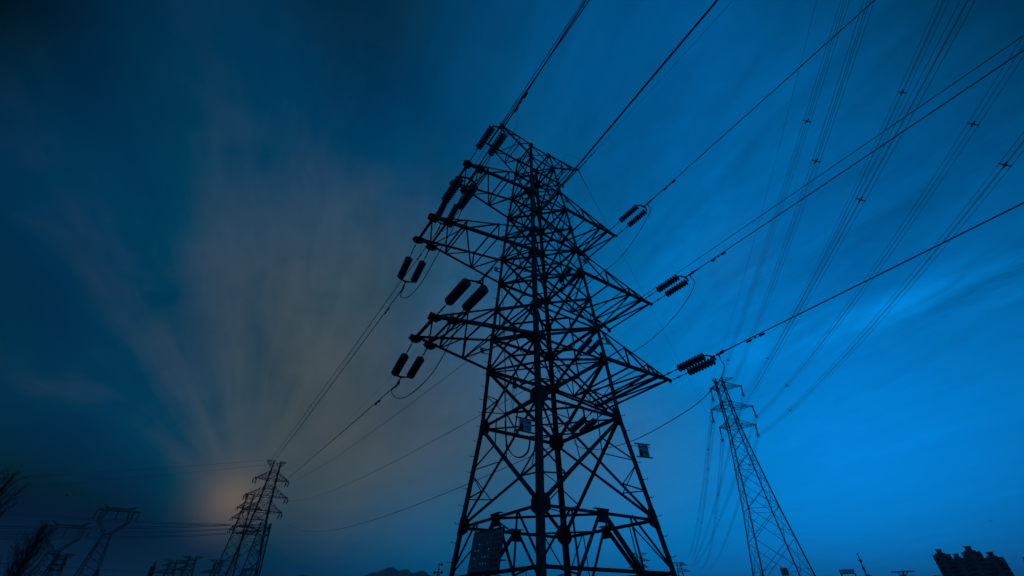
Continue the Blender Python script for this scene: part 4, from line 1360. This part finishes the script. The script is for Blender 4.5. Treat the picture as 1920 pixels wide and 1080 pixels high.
def number_sign(P, ex, w, h, label, tilt=Z_):
    """P: inner top corner at the leg; ex: horizontal direction in which the text reads"""
    ey = (tilt - ex * tilt.dot(ex)).normalized(); n = ex.cross(ey)
    o = thing('number_sign', label, 'number sign', P, 'number signs of the main tower')
    c = P
    mb = MB(); mb.box(c, ex * w / 2, ey * h / 2, n * .006); mb.build('panel', ENAMEL, o)
    for s in (1, -1):
        mb = MB(); mb.box(c + ey * s * (h / 2 + .02) - n * .012, ex * (w / 2 + .14), ey * .02, n * .02); mb.build('mounting_bar', STEEL, o)
    text_part('110kV \u738b\u5b98\u5bf8', h * .235, c + ey * h * .27 + n * .009, ex, ey, o)
    text_part('036', h * .36, c + ex * w * .16 - ey * h * .2 + n * .009, ex, ey, o)
    mb = MB(); mb.box(c - ex * w * .335 - ey * h * .21 + n * .009, ex * w * .155, ey * h * .27, n * .002); mb.build('phase_block', INK, o)


p = on_vplane(985, 797, lp('N', 9.0) - D_ * .1, TH + 90)
number_sign(p, E_, .50, .40, 'white number sign reading 036 on the near leg of the main tower')
ex2 = azv(70)
p = on_vplane(1206, 845, lp('R', 9.2), 70)
number_sign(p + azv(160) * .03, ex2, .46, .48, 'tilted number sign reading 036 sticking out beyond the right leg', Vector((-.10, 0, 1)))
for (x, y), k, z, lab in (((904, 657), 'L', 16, 'small square plate on the left leg beside the lowest arm'), ((1140, 641), 'R', 16.5, 'small hinged plate on the right leg under the middle arm'), ((930, 505), 'L', 25, 'small square plate on the left leg beside the middle arm'), ((1097, 490), 'R', 26, 'small plate on the right leg above the middle arm'), ((1064, 377), 'R', 34, 'small plate on the right leg beside the upper arm')):
    az = TH + 90 if k == 'L' else 75
    p = on_vplane(x, y, lp(k, z), az); g = MB(); e = azv(az)
    g.box(p, e * .11, azv(az + 90) * .008, Z_ * .15)
    for s in (-1, 1): g.sq(p + Z_ * .13 * s, lp(k, (p.z - EYE) / S) + Z_ * .13 * s, .03)
    single('phase_plate', g, BOARD, lab, 'phase plate', 'phase plates on the main tower legs')

# notice board low on the left face, pierced by rows of holes
zc = 4.0
pl_e = -aw(3.4) - .12
c4 = [on_vplane(x, y, W(0, pl_e, 0), TH) for x, y in ((877, 1075), (935, 1069), (946, 988), (890, 1000))]
o = thing('notice_board', 'square board pierced with rows of small holes at the left foot of the main tower', 'notice board', c4[0])
mb = MB(); hol = []
NU, NV = 33, 33
holes = set()
for v, us in ((22, (5, 8, 11, 14, 17, 20)), (17, (4, 7, 10, 13, 16, 19)), (11, (4, 7, 10, 13, 16, 19)), (6, (3, 6, 9, 12, 15, 18))):
    for i, u in enumerate(us):
        if (v, u) in ((22, 5), (22, 11), (22, 20), (17, 10), (17, 16), (11, 7), (6, 6)): continue
        holes.add((u, v))
nb = (c4[1] - c4[0]).cross(c4[3] - c4[0]).normalized()
BP = lambda u, v: c4[0].lerp(c4[1], u / NU).lerp(c4[3].lerp(c4[2], u / NU), v / NV)
for off in (0.0, .006):
    idx = {}
    for u in range(NU + 1):
        for v in range(NV + 1): idx[u, v] = len(mb.v); mb.v.append(BP(u, v) + nb * off)
    for u in range(NU):
        for v in range(NV):
            if (u, v) in holes: continue
            f = [idx[u, v], idx[u + 1, v], idx[u + 1, v + 1], idx[u, v + 1]]; mb.f.append(f if off else f[::-1]); mb.m.append(0)
mb.build('panel', BOARD, o)
mb = MB()
for i in range(4): mb.sq(c4[i], c4[(i + 1) % 4], .035)
for v in (.22, .62, .9): mb.sq(c4[1].lerp(c4[2], v) + (c4[1] - c4[0]) * .0, c4[1].lerp(c4[2], v) + (c4[1] - c4[0]).normalized() * .18 - nb * .1, .03)
mb.build('frame', STEEL, o)
mb = MB()
for u in range(24, 31, 3):
    for v in range(4, 30, 4):
        mb.box(BP(u, v) + nb * .012, (c4[1] - c4[0]).normalized() * .028, (c4[3] - c4[0]).normalized() * .035, nb * .004)
mb.build('lettering', INK, o)

# coil of spare cable, closure and down-leads inside the tower
pc = lambda x, y, d=0.0: on_vplane(x, y, W(d, 0, 0), TH + 90)
loop = [pc(945, 700), pc(948, 790), pc(950, 826), pc(954, 842), pc(964, 855), pc(978, 858), pc(990, 848), pc(994, 832), pc(994, 824)]
for k in range(3):
    off = D_ * (.03 * k) + Z_ * (.02 * k)
    wire([q_ + off for q_ in spline(loop[1:] if k else loop)], .016, ['outer', 'middle', 'inner'][k] + ' turn of the spare cable loop hanging inside the main tower', 'cable', 'cable loops inside the main tower', RUBBER, 'spare_cable')
g = MB(); p = pc(965, 716); g.lathe([(-.3, .05), (-.25, .085), (.12, .085), (.2, .05), (.22, .01)], p, Z_, 12)
single('cable_closure', g, IRON, 'upright bottle-shaped cable closure inside the main tower', 'cable closure')
for i, (x0, y0, x1, y1) in enumerate(((961, 724, 957, 765), (964, 724, 960, 765), (969, 724, 961, 768), (944, 560, 949, 800), (941, 540, 950, 830))):
    wire(spline([pc(x0, y0), pc((x0 + x1) / 2 + 1, (y0 + y1) / 2), pc(x1, y1)]), .010, ['left lead below the cable closure', 'middle lead below the cable closure', 'right lead below the cable closure', 'long thin down-lead inside the tower, right one', 'long thin down-lead inside the tower, left one'][i], 'cable', 'cable leads inside the main tower', ALU, 'down_lead')
# pigtails at the tower top
P0 = ETIP[1]['n']
wire(spline([on_e(x, y, 5.2) for x, y in ((1058, 307), (1058, 296), (1064, 290), (1075, 293), (1090, 299), (1100, 297), (1106, 291))]), .009, 'thin looped pigtail above the right end of the tower top', 'cable', 'pigtails at the tower top', RUBBER, 'pigtail')
wire(spline([on_e(x, y, -4.6) for x, y in ((971, 202), (971, 222), (968, 236), (963, 250))]), .009, 'thin pigtail bowing down at the left end of the tower top', 'cable', 'pigtails at the tower top', RUBBER, 'pigtail')
wire(spline([on_e(x, y, -4.2) for x, y in ((908, 300), (916, 306), (926, 308), (936, 305), (943, 299))]), .009, 'thin slack pigtail below the left end of the tower top', 'cable', 'pigtails at the tower top', RUBBER, 'pigtail')

# birds
for (x, y), lab in (((126, 929), 'tiny dark bird in the sky above the cat-head towers'), ((1857, 977), 'tiny dark bird in the sky above the apartment blocks')):
    p = at_r(x, y, 90); g = MB()
    g.lathe([(-.17, .01), (-.1, .05), (.08, .055), (.16, .03), (.2, .005)], p, Vector((.8, .3, .05)), 6)
    for s in (-1, 1):
        v = Vector((.3, -.8, 0)) * s
        g.add([p + Vector((.08, 0, .02)), p + v * .22 + Z_ * .09 + Vector((.02, 0, 0)), p + v * .42 + Z_ * .03 - Vector((.06, 0, 0)), p - Vector((.1, 0, 0)) + v * .15 + Z_ * .05], [[0, 1, 2, 3], [3, 2, 1, 0]])
    single('bird', g, BIRD, lab, 'bird', 'birds')


# ------------------------------------------------------------------ evening haze over the whole plain
hz = bpy.data.materials.new('evening haze'); hz.use_nodes = True
nt = hz.node_tree; nt.nodes.clear(); ho = nt.nodes.new('ShaderNodeOutputMaterial'); pv = nt.nodes.new('ShaderNodeVolumePrincipled')
pv.inputs['Color'].default_value = (.72, .87, 1.0, 1); pv.inputs['Density'].default_value = 2.1e-4
nt.links.new(pv.outputs[0], ho.inputs['Volume'])
mb = MB(); mb.box((0, 0, 144.0), Vector((7500, 0, 0)), Vector((0, 7500, 0)), Z_ * 145)
tag(mb.build('haze', hz), 'thin evening haze over the plain', 'haze', kind='stuff')
